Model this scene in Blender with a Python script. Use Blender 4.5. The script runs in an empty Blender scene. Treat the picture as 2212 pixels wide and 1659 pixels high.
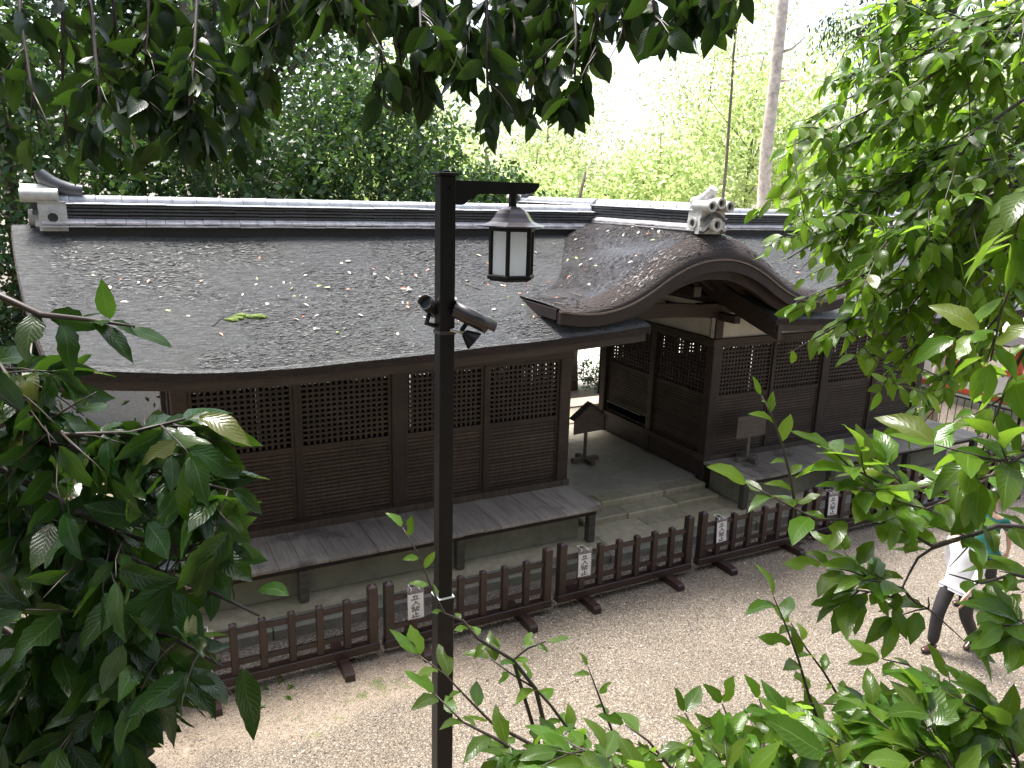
import bpy, bmesh, math, random
import numpy as np
from mathutils import Vector, Matrix, noise as noise_
random.seed(7); rng = np.random.default_rng(7)
sc = bpy.context.scene
C = sc.collection
R = math.radians

# ------------------------------------------------------------------ camera
H = 5.3                                   # eye height above the gravel court
FPX = 1650.0                              # focal length in pixels of a 2212 x 1659 picture
YAW, PITCH, ROLL = R(27.387), R(14.048), R(1.613)
def basis():
    f0 = Vector((math.sin(YAW), math.cos(YAW), 0)); r0 = Vector((math.cos(YAW), -math.sin(YAW), 0)); u0 = Vector((0, 0, 1))
    f = f0*math.cos(PITCH) - u0*math.sin(PITCH); u = u0*math.cos(PITCH) + f0*math.sin(PITCH)
    r = r0*math.cos(ROLL) + u*math.sin(ROLL); u2 = u*math.cos(ROLL) - r0*math.sin(ROLL)
    return r, u2, f
CR, CU, CF = basis()
EYE = Vector((0, 0, H))
cam = bpy.data.cameras.new('camera'); camo = bpy.data.objects.new('camera', cam); C.objects.link(camo)
m = Matrix.Identity(4)
for i in range(3):
    m[i][0] = CR[i]; m[i][1] = CU[i]; m[i][2] = -CF[i]; m[i][3] = EYE[i]
camo.matrix_world = m
cam.sensor_width = 36; cam.lens = FPX/2212*36; cam.clip_end = 2000; cam.clip_start = 0.05
sc.camera = camo

# ------------------------------------------------------------------ sky, sun, exposure
SUN_EL, SUN_AZ = R(68), R(-12)             # azimuth measured from +Y towards +X (sun stands beyond the hall)
w = bpy.data.worlds.new('World'); sc.world = w; w.use_nodes = True
nt = w.node_tree; nt.nodes.clear()
sky = nt.nodes.new('ShaderNodeTexSky'); sky.sky_type = 'NISHITA'; sky.sun_disc = False
sky.sun_elevation = SUN_EL; sky.sun_rotation = SUN_AZ; sky.dust_density = 4.0; sky.air_density = 1.0; sky.ozone_density = 1.0
hs = nt.nodes.new('ShaderNodeHueSaturation'); hs.inputs['Saturation'].default_value = 0.68
bg = nt.nodes.new('ShaderNodeBackground'); bg.inputs['Strength'].default_value = 0.15
wo = nt.nodes.new('ShaderNodeOutputWorld')
nt.links.new(sky.outputs[0], hs.inputs['Color']); nt.links.new(hs.outputs[0], bg.inputs['Color']); nt.links.new(bg.outputs[0], wo.inputs['Surface'])
sun = bpy.data.lights.new('sun', 'SUN'); sun.energy = 3.2; sun.angle = R(16); sun.color = (1.0, 0.975, 0.94)
suno = bpy.data.objects.new('sun', sun); C.objects.link(suno)
sd = Vector((math.sin(SUN_AZ)*math.cos(SUN_EL), math.cos(SUN_AZ)*math.cos(SUN_EL), math.sin(SUN_EL)))
suno.rotation_euler = (-sd).to_track_quat('-Z', 'Y').to_euler(); suno.location = (0, 0, 40)
vs = sc.view_settings; sc.display_settings.display_device = 'sRGB'
vs.view_transform = 'Standard'; vs.look = 'None'; vs.gamma = 1.0; vs.use_curve_mapping = False
vs.exposure = 1.72

# ------------------------------------------------------------------ pixel helpers (2212 x 1659 picture)
def ray(x, y): return CR*((x-1106)/FPX) + CU*((829.5-y)/FPX) + CF
def pt(x, y, d): return EYE + ray(x, y)*d
def onZ(x, y, z): q = ray(x, y); return EYE + q*((z-H)/q.z)
def onY(x, y, Y): q = ray(x, y); return EYE + q*(Y/q.y)
def pix(p):
    v = Vector(p) - EYE; d = v.dot(CF)
    return (1106 + FPX*v.dot(CR)/d, 829.5 - FPX*v.dot(CU)/d, d)
def inpoly(x, y, P):
    c = False; j = len(P)-1
    for i in range(len(P)):
        xi, yi = P[i]; xj, yj = P[j]
        if (yi > y) != (yj > y) and x < (xj-xi)*(y-yi)/(yj-yi)+xi: c = not c
        j = i
    return c

# ------------------------------------------------------------------ materials
MT = {}
def nodes(name, rough=0.6, spec=0.5):
    mt = bpy.data.materials.new(name); mt.use_nodes = True; MT[name] = mt
    b = mt.node_tree.nodes['Principled BSDF']; b.inputs['Roughness'].default_value = rough
    b.inputs['Specular IOR Level'].default_value = spec
    return mt, mt.node_tree, b
def N(t, ty, **kw):
    n = t.nodes.new(ty)
    for k, v in kw.items():
        if k in n.inputs.keys() if isinstance(k, str) else False: n.inputs[k].default_value = v
        else: setattr(n, k, v)
    return n
def coords(t, scale=(1, 1, 1), space='Object'):
    g = t.nodes.new('ShaderNodeNewGeometry') if space == 'World' else t.nodes.new('ShaderNodeTexCoord')
    mp = t.nodes.new('ShaderNodeMapping'); mp.inputs['Scale'].default_value = scale
    t.links.new(g.outputs['Position'] if space == 'World' else g.outputs[space], mp.inputs['Vector'])
    return mp.outputs[0]
def noise(t, vec, scale, detail=4, rough=0.6):
    n = t.nodes.new('ShaderNodeTexNoise'); n.inputs['Scale'].default_value = scale
    n.inputs['Detail'].default_value = detail; n.inputs['Roughness'].default_value = rough
    t.links.new(vec, n.inputs['Vector']); return n.outputs['Fac']
def ramp(t, fac, stops):
    r = t.nodes.new('ShaderNodeValToRGB'); e = r.color_ramp.elements
    while len(e) < len(stops): e.new(0.5)
    for i, (p, c) in enumerate(stops):
        e[i].position = p; e[i].color = (*c, 1) if len(c) == 3 else c
    t.links.new(fac, r.inputs[0]); return r.outputs[0]
def mix(t, fac, a, b, mode='MIX'):
    n = t.nodes.new('ShaderNodeMix'); n.data_type = 'RGBA'; n.blend_type = mode
    for sock, v in ((n.inputs[0], fac), (n.inputs[6], a), (n.inputs[7], b)):
        if hasattr(v, 'is_linked') or isinstance(v, bpy.types.NodeSocket): t.links.new(v, sock)
        else: sock.default_value = v if isinstance(v, (int, float)) else (*v, 1)
    return n.outputs[2]
def math_(t, op, a, b=0.0):
    n = t.nodes.new('ShaderNodeMath'); n.operation = op
    for s, v in ((n.inputs[0], a), (n.inputs[1], b)):
        if isinstance(v, bpy.types.NodeSocket): t.links.new(v, s)
        else: s.default_value = v
    return n.outputs[0]
def bump(t, b, h, strength=0.4, dist=0.01):
    n = t.nodes.new('ShaderNodeBump'); n.inputs['Strength'].default_value = strength; n.inputs['Distance'].default_value = dist
    t.links.new(h, n.inputs['Height']); t.links.new(n.outputs[0], b.inputs['Normal']); t.links.new(n.outputs[0], b.inputs['Coat Normal'])
def rough_from(t, b, fac, lo, hi):
    n = t.nodes.new('ShaderNodeMapRange'); n.inputs[3].default_value = lo; n.inputs[4].default_value = hi
    t.links.new(fac, n.inputs[0]); t.links.new(n.outputs[0], b.inputs['Roughness'])

def wood(name, dark, light, scale=(3, 3, 30), rough=(0.4, 0.75), bs=0.3, rnd=0.25):
    mt, t, b = nodes(name)
    v = coords(t, scale, 'World'); f = noise(t, v, 1.0, 6, 0.65)
    v2 = coords(t, (1, 1, 1), 'World'); f2 = noise(t, v2, 1.7, 5, 0.6)
    c = ramp(t, f, [(0.3, dark), (0.72, light)])
    c = mix(t, math_(t, 'MULTIPLY', f2, 0.55), c, tuple(x*0.45 for x in dark))
    oi = t.nodes.new('ShaderNodeObjectInfo')
    k = math_(t, 'ADD', math_(t, 'MULTIPLY', oi.outputs['Random'], rnd*2), 1-rnd)
    h = t.nodes.new('ShaderNodeHueSaturation'); t.links.new(k, h.inputs['Value']); t.links.new(c, h.inputs['Color'])
    t.links.new(h.outputs[0], b.inputs['Base Color']); rough_from(t, b, f2, *rough); bump(t, b, f, bs, 0.004)
    return mt
wood('dark_wood', (0.017, 0.0095, 0.0060), (0.066, 0.039, 0.026))
wood('panel_wood', (0.034, 0.0215, 0.0145), (0.122, 0.082, 0.056), (30, 3, 3), (0.5, 0.8))
wood('red_wood', (0.012, 0.0055, 0.004), (0.040, 0.017, 0.012), (8, 3, 3))
wood('fence_wood', (0.024, 0.0125, 0.010), (0.052, 0.028, 0.023), (4, 4, 12), (0.22, 0.5), 0.15)
wood('sign_wood', (0.10, 0.075, 0.058), (0.20, 0.155, 0.125), (3, 3, 40), (0.6, 0.85))

def deck():
    mt, t, b = nodes('deck_wood')
    v = coords(t, (22, 1.6, 8), 'World'); f = noise(t, v, 1.0, 6, 0.7)
    f2 = noise(t, coords(t, (1, 1.4, 1), 'World'), 0.9, 5, 0.65)
    c = ramp(t, f, [(0.28, (0.20, 0.162, 0.130)), (0.7, (0.42, 0.355, 0.295))])
    c = mix(t, ramp(t, f2, [(0.54, (0, 0, 0)), (0.64, (0.8, 0.8, 0.8))]), c, (0.105, 0.085, 0.072))
    oi = t.nodes.new('ShaderNodeObjectInfo'); k = math_(t, 'ADD', math_(t, 'MULTIPLY', oi.outputs['Random'], 0.4), 0.8)
    h = t.nodes.new('ShaderNodeHueSaturation'); t.links.new(k, h.inputs['Value']); t.links.new(c, h.inputs['Color'])
    t.links.new(h.outputs[0], b.inputs['Base Color']); rough_from(t, b, f2, 0.75, 0.3); bump(t, b, f, 0.35, 0.004)
deck()

def thatch(name, dark, light, moss, rough, stripe, coat=0.0):
    mt, t, b = nodes(name)
    p = coords(t, (1, 1, 1), 'World')
    f = noise(t, coords(t, stripe, 'World'), 1.0, 6, 0.75)        # bark strips laid in courses
    f2 = noise(t, p, 0.55, 5, 0.6); f3 = noise(t, p, 19, 4, 0.8)
    c = ramp(t, f, [(0.38, dark), (0.60, light)])
    c = mix(t, ramp(t, f2, [(0.42, (0, 0, 0)), (0.75, (0.55, 0.55, 0.55))]), c, moss)
    c = mix(t, ramp(t, f3, [(0.58, (0, 0, 0)), (0.68, (0.6, 0.6, 0.6))]), c, tuple(x*1.7 for x in light))
    c = mix(t, ramp(t, f3, [(0.36, (0.85, 0.85, 0.85)), (0.45, (0, 0, 0))]), c, tuple(x*0.4 for x in dark))
    t.links.new(c, b.inputs['Base Color']); rough_from(t, b, f2, rough[0], rough[1])
    b.inputs['Coat Weight'].default_value = coat; b.inputs['Coat Roughness'].default_value = 0.22
    hh = math_(t, 'ADD', f, math_(t, 'MULTIPLY', f3, 0.6)); bump(t, b, hh, 1.0, 0.085)
thatch('thatch', (0.034, 0.035, 0.036), (0.118, 0.120, 0.122), (0.080, 0.087, 0.068), (0.34, 0.52), (7, 26, 26), 0.30)
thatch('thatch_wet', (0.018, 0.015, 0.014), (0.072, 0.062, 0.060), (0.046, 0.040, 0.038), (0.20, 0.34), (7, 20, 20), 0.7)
thatch('thatch_edge', (0.014, 0.008, 0.006), (0.050, 0.027, 0.019), (0.05, 0.03, 0.02), (0.6, 0.8), (3, 40, 40))

def simple(name, col, rough=0.5, var=0.25, scale=6.0, bs=0.0, bsc=40.0, metal=0.0, spec=0.5):
    mt, t, b = nodes(name, rough, spec); b.inputs['Metallic'].default_value = metal
    f = noise(t, coords(t, (1, 1, 1), 'World'), scale, 5, 0.65)
    c = ramp(t, f, [(0.3, tuple(x*(1-var) for x in col)), (0.7, tuple(min(1, x*(1+var)) for x in col))])
    t.links.new(c, b.inputs['Base Color'])
    if bs: bump(t, b, noise(t, coords(t, (1, 1, 1), 'World'), bsc, 4, 0.7), bs, 0.01)
    return mt, t, b
simple('tile_pale', (0.46, 0.47, 0.49), 0.24, 0.2, 5, 0.1, 60)
simple('tile_dark', (0.075, 0.077, 0.082), 0.30, 0.35, 7, 0.15, 60)
simple('tile_mid', (0.48, 0.46, 0.46), 0.26, 0.35, 7, 0.1, 60)
simple('ridge_base', (0.016, 0.014, 0.013), 0.6, 0.3)
simple('ornament_tile', (0.50, 0.49, 0.45), 0.4, 0.25, 9, 0.15, 50)
simple('hole_shade_nail', (0.05, 0.05, 0.05), 0.7)  # shade of the tile hollows as colour; also the nail covers' own dark
simple('plaster', (0.55, 0.53, 0.47), 0.85, 0.12, 4)
simple('plinth_plaster', (0.235, 0.225, 0.165), 0.85, 0.25, 2.2, 0.2, 30)
simple('black_metal', (0.006, 0.006, 0.0068), 0.42, 0.3, 8, 0.15, 30, spec=0.22)
simple('post_lower', (0.012, 0.010, 0.011), 0.45, 0.4, 5, 0.15, 30, spec=0.25)
simple('camera_metal', (0.050, 0.042, 0.046), 0.28, 0.15, 8, metal=0.3)
simple('silver', (0.45, 0.45, 0.46), 0.25, 0.1, 8, metal=0.9)
simple('lens_glass', (0.012, 0.018, 0.026), 0.05, 0.1)
simple('white_caulk', (0.75, 0.75, 0.74), 0.6, 0.05)
simple('ink', (0.012, 0.012, 0.013), 0.5, 0.1)
simple('faded_ink', (0.045, 0.036, 0.032), 0.7, 0.3)
simple('string', (0.72, 0.70, 0.66), 0.7, 0.05)
simple('vermilion', (0.58, 0.085, 0.026), 0.45, 0.12, 3)
simple('white_wall', (0.78, 0.76, 0.72), 0.8, 0.06)
simple('bark', (0.115, 0.088, 0.068), 0.85, 0.5, 7, 0.9, 14)
simple('bark_pale', (0.52, 0.45, 0.39), 0.85, 0.4, 5, 0.9, 12)
simple('twig', (0.050, 0.034, 0.026), 0.5, 0.4, 20)
simple('green_stem', (0.16, 0.20, 0.06), 0.45, 0.3, 20)
simple('fallen_pale', (0.62, 0.56, 0.44), 0.4, 0.25, 30)
simple('fallen_rust', (0.40, 0.15, 0.075), 0.45, 0.3, 30)
simple('fallen_green', (0.17, 0.25, 0.06), 0.4, 0.3, 30)
simple('moss', (0.12, 0.17, 0.03), 0.9, 0.5, 40, 1.0, 120)
simple('skin', (0.52, 0.33, 0.24), 0.5, 0.06)
simple('shirt_white', (0.78, 0.79, 0.82), 0.8, 0.04, 6, 0.3, 14)
simple('shirt_teal', (0.015, 0.13, 0.105), 0.8, 0.1, 6, 0.3, 14)
simple('trousers', (0.030, 0.027, 0.030), 0.75, 0.2, 6, 0.3, 14)
simple('shoe', (0.055, 0.026, 0.022), 0.25, 0.2)
simple('hair', (0.018, 0.015, 0.014), 0.45, 0.2, 60)
simple('grey_hair', (0.12, 0.11, 0.105), 0.5, 0.2, 60)
def opal():
    mt, t, b = nodes('opal_glass', 0.25)
    b.inputs['Base Color'].default_value = (0.95, 0.98, 1.0, 1)
    tr = t.nodes.new('ShaderNodeBsdfTranslucent'); tr.inputs[0].default_value = (0.95, 0.98, 1.0, 1)
    ms = t.nodes.new('ShaderNodeMixShader'); ms.inputs[0].default_value = 0.7
    t.links.new(b.outputs[0], ms.inputs[1]); t.links.new(tr.outputs[0], ms.inputs[2])
    t.links.new(ms.outputs[0], t.nodes['Material Output'].inputs[0])
opal()
def paper():
    mt, t, b = nodes('paper', 0.5); b.inputs['Base Color'].default_value = (0.88, 0.88, 0.87, 1)
    tr = t.nodes.new('ShaderNodeBsdfTranslucent'); tr.inputs[0].default_value = (0.9, 0.9, 0.88, 1)
    ms = t.nodes.new('ShaderNodeMixShader'); ms.inputs[0].default_value = 0.4
    t.links.new(b.outputs[0], ms.inputs[1]); t.links.new(tr.outputs[0], ms.inputs[2]); t.links.new(ms.outputs[0], t.nodes['Material Output'].inputs[0])
paper()
def sleeve():
    mt, t, b = nodes('clear_plastic', 0.12)
    b.inputs['Base Color'].default_value = (0.9, 0.9, 0.92, 1); b.inputs['Alpha'].default_value = 0.10
sleeve()
def stone(name, a, c2, mossc):
    mt, t, b = nodes(name, 0.75)
    p = coords(t, (1, 1, 1), 'World'); f = noise(t, p, 7, 7, 0.7); f2 = noise(t, p, 1.6, 4, 0.6)
    c = ramp(t, f, [(0.3, a), (0.7, c2)]); c = mix(t, ramp(t, f2, [(0.42, (0, 0, 0)), (0.7, (0.7, 0.7, 0.7))]), c, mossc)
    oi = t.nodes.new('ShaderNodeObjectInfo'); k = math_(t, 'ADD', math_(t, 'MULTIPLY', oi.outputs['Random'], 0.3), 0.85)
    h = t.nodes.new('ShaderNodeHueSaturation'); t.links.new(k, h.inputs['Value']); t.links.new(c, h.inputs['Color'])
    t.links.new(h.outputs[0], b.inputs['Base Color']); bump(t, b, noise(t, p, 26, 6, 0.75), 0.6, 0.012); rough_from(t, b, f2, 0.5, 0.85)
stone('stone', (0.31, 0.255, 0.165), (0.50, 0.43, 0.30), (0.29, 0.265, 0.14))
stone('kerb_stone', (0.11, 0.10, 0.08), (0.25, 0.23, 0.18), (0.13, 0.14, 0.07))
stone('floor_slab', (0.33, 0.285, 0.22), (0.46, 0.41, 0.325), (0.31, 0.28, 0.20))
stone('rock', (0.14, 0.135, 0.125), (0.27, 0.26, 0.235), (0.10, 0.13, 0.05))

def ground_mat():
    mt, t, b = nodes('ground_cover', 0.7)
    p = coords(t, (1, 1, 1), 'World')
    vo = t.nodes.new('ShaderNodeTexVoronoi'); vo.inputs['Scale'].default_value = 58; t.links.new(p, vo.inputs['Vector'])
    sep = t.nodes.new('ShaderNodeSeparateColor'); t.links.new(vo.outputs['Color'], sep.inputs[0])
    gc = ramp(t, sep.outputs[0], [(0.0, (0.1206, 0.1046, 0.0873)), (0.2, (0.2058, 0.1768, 0.1382)), (0.5, (0.2449, 0.2057, 0.1587)), (0.74, (0.2200, 0.1732, 0.1222)), (0.9, (0.3122, 0.2778, 0.2256)), (1.0, (0.4435, 0.3969, 0.3260))])
    gap = ramp(t, vo.outputs['Distance'], [(0.35, (1, 1, 1)), (0.75, (0.42, 0.38, 0.34))])
    gc = mix(t, 1.0, gc, gap, 'MULTIPLY')
    big = noise(t, p, 0.8, 4, 0.6); gc = mix(t, 1.0, gc, ramp(t, big, [(0.32, (0.74, 0.72, 0.69)), (0.68, (1.0, 0.99, 0.97))]), 'MULTIPLY')
    # earth strip along the barriers, with a little moss
    xyz = t.nodes.new('ShaderNodeSeparateXYZ'); t.links.new(p, xyz.inputs[0]); X, Y, Z = xyz.outputs
    wob = math_(t, 'MULTIPLY', math_(t, 'SUBTRACT', noise(t, p, 1.3, 4, 0.6), 0.5), 1.1)
    def band(v, a, bb):     # smooth 0..1 between a and bb
        n = t.nodes.new('ShaderNodeMapRange'); n.interpolation_type = 'SMOOTHSTEP'; n.inputs[1].default_value = a; n.inputs[2].default_value = bb
        t.links.new(v, n.inputs[0]); return n.outputs[0]
    yy = math_(t, 'ADD', Y, wob); xx = math_(t, 'ADD', X, math_(t, 'MULTIPLY', wob, 2))
    em = math_(t, 'MULTIPLY', math_(t, 'MULTIPLY', band(yy, 6.55, 7.05), band(yy, 7.75, 7.5)), band(xx, 3.6, 2.2))
    earth = ramp(t, noise(t, p, 9, 6, 0.7), [(0.3, (0.27, 0.205, 0.14)), (0.7, (0.40, 0.32, 0.235))])
    em2 = math_(t, 'MULTIPLY', em, ramp(t, sep.outputs[1], [(0.35, (1, 1, 1)), (0.95, (0.25, 0.25, 0.25))]))
    c = mix(t, em2, gc, earth)
    mm = math_(t, 'MULTIPLY', em, band(noise(t, p, 2.6, 5, 0.7), 0.56, 0.66)); c = mix(t, math_(t, 'MULTIPLY', mm, 0.8), c, (0.11, 0.14, 0.03))
    # forest floor beyond the court and on the bank below the camera
    fl = ramp(t, noise(t, p, 14, 6, 0.75), [(0.3, (0.055, 0.042, 0.028)), (0.55, (0.13, 0.10, 0.06)), (0.75, (0.10, 0.12, 0.045))])
    court = math_(t, 'MULTIPLY', math_(t, 'MULTIPLY', band(Z, 0.35, 0.05), band(yy, 13.6, 13.2)), math_(t, 'MULTIPLY', band(xx, -1.3, -.7), band(xx, 24.5, 23.5)))
    c = mix(t, court, fl, c)
    # clearing behind the gate and at the right: sunlight painted as pale ground
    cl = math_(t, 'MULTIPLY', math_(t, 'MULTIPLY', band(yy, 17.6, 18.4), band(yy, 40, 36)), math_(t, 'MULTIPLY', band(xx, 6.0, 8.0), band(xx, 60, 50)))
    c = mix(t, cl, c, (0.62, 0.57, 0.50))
    t.links.new(c, b.inputs['Base Color'])
    hgt = math_(t, 'SUBTRACT', 1.0, vo.outputs['Distance']); bump(t, b, hgt, 0.75, 0.02)
    rough_from(t, b, sep.outputs[2], 0.35, 0.8)
ground_mat()

def leaf_mat(name, top, under, trans, rough=0.28, tw=0.4, vary=0.35, yellow=(0.16, 0.15, 0.03), veins=True):
    mt, t, b = nodes(name, rough, 0.28)
    g = t.nodes.new('ShaderNodeNewGeometry'); oi = t.nodes.new('ShaderNodeObjectInfo')
    rnd = math_(t, 'FRACT', math_(t, 'ADD', g.outputs['Random Per Island'], oi.outputs['Random']))
    c = mix(t, g.outputs['Backfacing'], top, under)
    k = math_(t, 'ADD', math_(t, 'MULTIPLY', rnd, vary*2), 1-vary)
    h = t.nodes.new('ShaderNodeHueSaturation'); t.links.new(k, h.inputs['Value']); t.links.new(c, h.inputs['Color'])
    hue = math_(t, 'ADD', math_(t, 'MULTIPLY', math_(t, 'FRACT', math_(t, 'MULTIPLY', rnd, 7.13)), 0.04), 0.48); t.links.new(hue, h.inputs['Hue'])
    c = h.outputs[0]
    c = mix(t, ramp(t, math_(t, 'FRACT', math_(t, 'MULTIPLY', rnd, 17.7)), [(0.978, (0, 0, 0)), (0.995, (0.5, 0.5, 0.5))]), c, yellow)
    tc = mix(t, 0.0, c, trans); hh = t.nodes.new('ShaderNodeHueSaturation'); t.links.new(k, hh.inputs['Value']); hh.inputs['Color'].default_value = (*trans, 1)
    if veins:
        uv = t.nodes.new('ShaderNodeTexCoord'); s = t.nodes.new('ShaderNodeSeparateXYZ'); t.links.new(uv.outputs['UV'], s.inputs[0])
        au = math_(t, 'ABSOLUTE', math_(t, 'SUBTRACT', s.outputs[0], 0.5))
        mid = math_(t, 'LESS_THAN', au, 0.022)
        lat = math_(t, 'SINE', math_(t, 'MULTIPLY', math_(t, 'SUBTRACT', s.outputs[1], math_(t, 'MULTIPLY', au, 0.55)), 62.0))
        latm = math_(t, 'GREATER_THAN', lat, 0.90)
        v = math_(t, 'MAXIMUM', mid, math_(t, 'MULTIPLY', latm, 0.35))
        c = mix(t, math_(t, 'MULTIPLY', v, 0.28), c, tuple(min(1, x*2.2+0.03) for x in under))
        sp = noise(t, uv.outputs['Object'], 9, 3, 0.6)
        c = mix(t, ramp(t, sp, [(0.66, (0, 0, 0)), (0.72, (0.6, 0.6, 0.6))]), c, (0.06, 0.05, 0.02))
        bump(t, b, math_(t, 'SUBTRACT', math_(t, 'MULTIPLY', lat, 0.5), mid), 0.10, 0.004)
    t.links.new(c, b.inputs['Base Color'])
    tr = t.nodes.new('ShaderNodeBsdfTranslucent'); t.links.new(hh.outputs[0], tr.inputs[0])
    ms = t.nodes.new('ShaderNodeMixShader'); ms.inputs[0].default_value = tw
    t.links.new(b.outputs[0], ms.inputs[1]); t.links.new(tr.outputs[0], ms.inputs[2])
    t.links.new(ms.outputs[0], t.nodes['Material Output'].inputs[0])
leaf_mat('leaf_oak', (0.012, 0.028, 0.008), (0.034, 0.056, 0.020), (0.06, 0.13, 0.012), 0.30, 0.20)
leaf_mat('leaf_chestnut', (0.018, 0.044, 0.009), (0.060, 0.10, 0.030), (0.09, 0.20, 0.016), 0.20, 0.24)  # base colour darkened for the shade these branches hang in
leaf_mat('leaf_fresh', (0.066, 0.125, 0.012), (0.12, 0.19, 0.035), (0.25, 0.44, 0.03), 0.26, 0.46)
leaf_mat('leaf_shrub', (0.062, 0.120, 0.013), (0.11, 0.18, 0.04), (0.24, 0.42, 0.028), 0.22, 0.42)
leaf_mat('leaf_camellia', (0.030, 0.070, 0.026), (0.075, 0.115, 0.05), (0.10, 0.20, 0.03), 0.22, 0.25, 0.45, veins=False)
leaf_mat('leaf_far', (0.20, 0.25, 0.10), (0.25, 0.30, 0.14), (0.66, 0.78, 0.34), 0.45, 0.6, 0.35, veins=False)  # blown-out light on the far foliage put into pale leaf colours
leaf_mat('leaf_conifer', (0.022, 0.045, 0.018), (0.04, 0.07, 0.03), (0.06, 0.12, 0.03), 0.5, 0.25, 0.4, veins=False)

# ------------------------------------------------------------------ mesh helpers
class MB:
    def __init__(s): s.v = []; s.f = []; s.uv = None
    def add(s, vs, fs):
        o = len(s.v); s.v += [tuple(v) for v in vs]; s.f += [tuple(i+o for i in f) for f in fs]; return s
    def box(s, x0, x1, y0, y1, z0, z1):
        return s.add([(x0,y0,z0),(x1,y0,z0),(x1,y1,z0),(x0,y1,z0),(x0,y0,z1),(x1,y0,z1),(x1,y1,z1),(x0,y1,z1)],
                     [(0,3,2,1),(4,5,6,7),(0,1,5,4),(1,2,6,5),(2,3,7,6),(3,0,4,7)])
    def bbox(s, x0, x1, y0, y1, z0, z1, c=0.006):
        """box with chamfered long edges (all 12 edges)"""
        bm = bmesh.new(); bmesh.ops.create_cube(bm, size=1)
        for v in bm.verts: v.co = ((x0+x1)/2+v.co.x*(x1-x0), (y0+y1)/2+v.co.y*(y1-y0), (z0+z1)/2+v.co.z*(z1-z0))
        bmesh.ops.bevel(bm, geom=bm.edges[:], offset=min(c, (x1-x0)*.4, (y1-y0)*.4, (z1-z0)*.4), segments=1, affect='EDGES')
        bm.verts.index_update(); s.add([v.co for v in bm.verts], [[v.index for v in f.verts] for f in bm.faces]); bm.free(); return s
    def prism(s, poly, axis, a, b):
        """extrude a 2-D outline (list of (u,v)) between a and b along axis"""
        n = len(poly)
        def P(u, v, k): return (k,u,v) if axis == 'x' else (u,k,v) if axis == 'y' else (u,v,k)
        vs = [P(u,v,a) for u,v in poly]+[P(u,v,b) for u,v in poly]
        return s.add(vs, [tuple(range(n))[::-1], tuple(range(n,2*n))]+[(i,(i+1)%n,n+(i+1)%n,n+i) for i in range(n)])
    def tube(s, pts, rad, n=8, cap=True):
        pts = [Vector(p) for p in pts]; k = len(pts)
        rad = [rad]*k if isinstance(rad, (int, float)) else rad
        up = Vector((0,0,1)); vs = []; prev = None
        for i, p in enumerate(pts):
            d = (pts[min(i+1,k-1)]-pts[max(i-1,0)]).normalized()
            a = prev - d*prev.dot(d) if prev is not None else d.cross(up if abs(d.z) < .9 else Vector((1,0,0)))
            if a.length < 1e-6: a = d.cross(Vector((1,0,0)))
            a.normalize(); prev = a; b = d.cross(a)
            vs += [p + (a*math.cos(2*math.pi*j/n)+b*math.sin(2*math.pi*j/n))*rad[i] for j in range(n)]
        fs = [(i*n+j, i*n+(j+1)%n, (i+1)*n+(j+1)%n, (i+1)*n+j) for i in range(k-1) for j in range(n)]
        if cap: fs += [tuple(range(n))[::-1], tuple((k-1)*n+j for j in range(n))]
        return s.add(vs, fs)
    def lathe(s, prof, n, cx=0, cy=0, ph=0.0, cap=True):
        vs = [(cx+r*math.cos(2*math.pi*j/n+ph), cy+r*math.sin(2*math.pi*j/n+ph), z) for r, z in prof for j in range(n)]
        k = len(prof); fs = [(i*n+j, i*n+(j+1)%n, (i+1)*n+(j+1)%n, (i+1)*n+j) for i in range(k-1) for j in range(n)]
        if cap: fs += [tuple(range(n))[::-1], tuple((k-1)*n+j for j in range(n))]
        return s.add(vs, fs)
    def grid(s, nu, nv, fn, keep=None):
        vs = [fn(i, j) for i in range(nu) for j in range(nv)]
        fs = [(i*nv+j, (i+1)*nv+j, (i+1)*nv+j+1, i*nv+j+1) for i in range(nu-1) for j in range(nv-1) if keep is None or keep(i, j)]
        return s.add(vs, fs)
    def xf(s, M): s.v = [tuple(M @ Vector(v)) for v in s.v]; return s
    def mesh(s, name, off=(0,0,0), smooth=False):
        me = bpy.data.meshes.new(name)
        me.from_pydata([(x-off[0], y-off[1], z-off[2]) for x,y,z in s.v], [], s.f); me.update()
        bm = bmesh.new(); bm.from_mesh(me); bmesh.ops.recalc_face_normals(bm, faces=bm.faces); bm.to_mesh(me); bm.free()
        if smooth: me.polygons.foreach_set('use_smooth', [True]*len(me.polygons))
        return me
WP = {}
def origin(o): return WP.get(o.name, Vector((0,0,0)))
def link(o, parent=None, world=(0,0,0)):
    """link an object whose mesh is given about the world point `world`"""
    C.objects.link(o); world = Vector(world); WP[o.name] = world
    if parent is not None: o.parent = parent; o.location = world - origin(parent)
    else: o.location = world
    return o
def thing(name, label, cat, loc=(0,0,0), group=None):
    o = bpy.data.objects.new(name, None); o.empty_display_size = 0.1; link(o, None, loc)
    o['label'] = label; o['category'] = cat
    if group: o['group'] = group
    return o
def obj(name, mb, mat, parent=None, smooth=False, at=None):
    """mesh object from world coordinates; origin at `at` or at its own centre"""
    if at is None:
        a = np.array(mb.v); at = (a.min(0)+a.max(0))/2; at[2] = a[:,2].min()
    me = mb.mesh(name, at, smooth)
    for q in (mat if isinstance(mat, (list, tuple)) else [mat]): me.materials.append(MT[q])
    return link(bpy.data.objects.new(name, me), parent, at)
def inst(name, me, parent, world, rot=None, scale=None):
    o = link(bpy.data.objects.new(name, me), parent, world)
    if rot: o.rotation_euler = rot
    if scale: o.scale = scale
    return o
def tag(o, label, cat, group=None):
    o['label'] = label; o['category'] = cat
    if group: o['group'] = group
    return o
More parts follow.
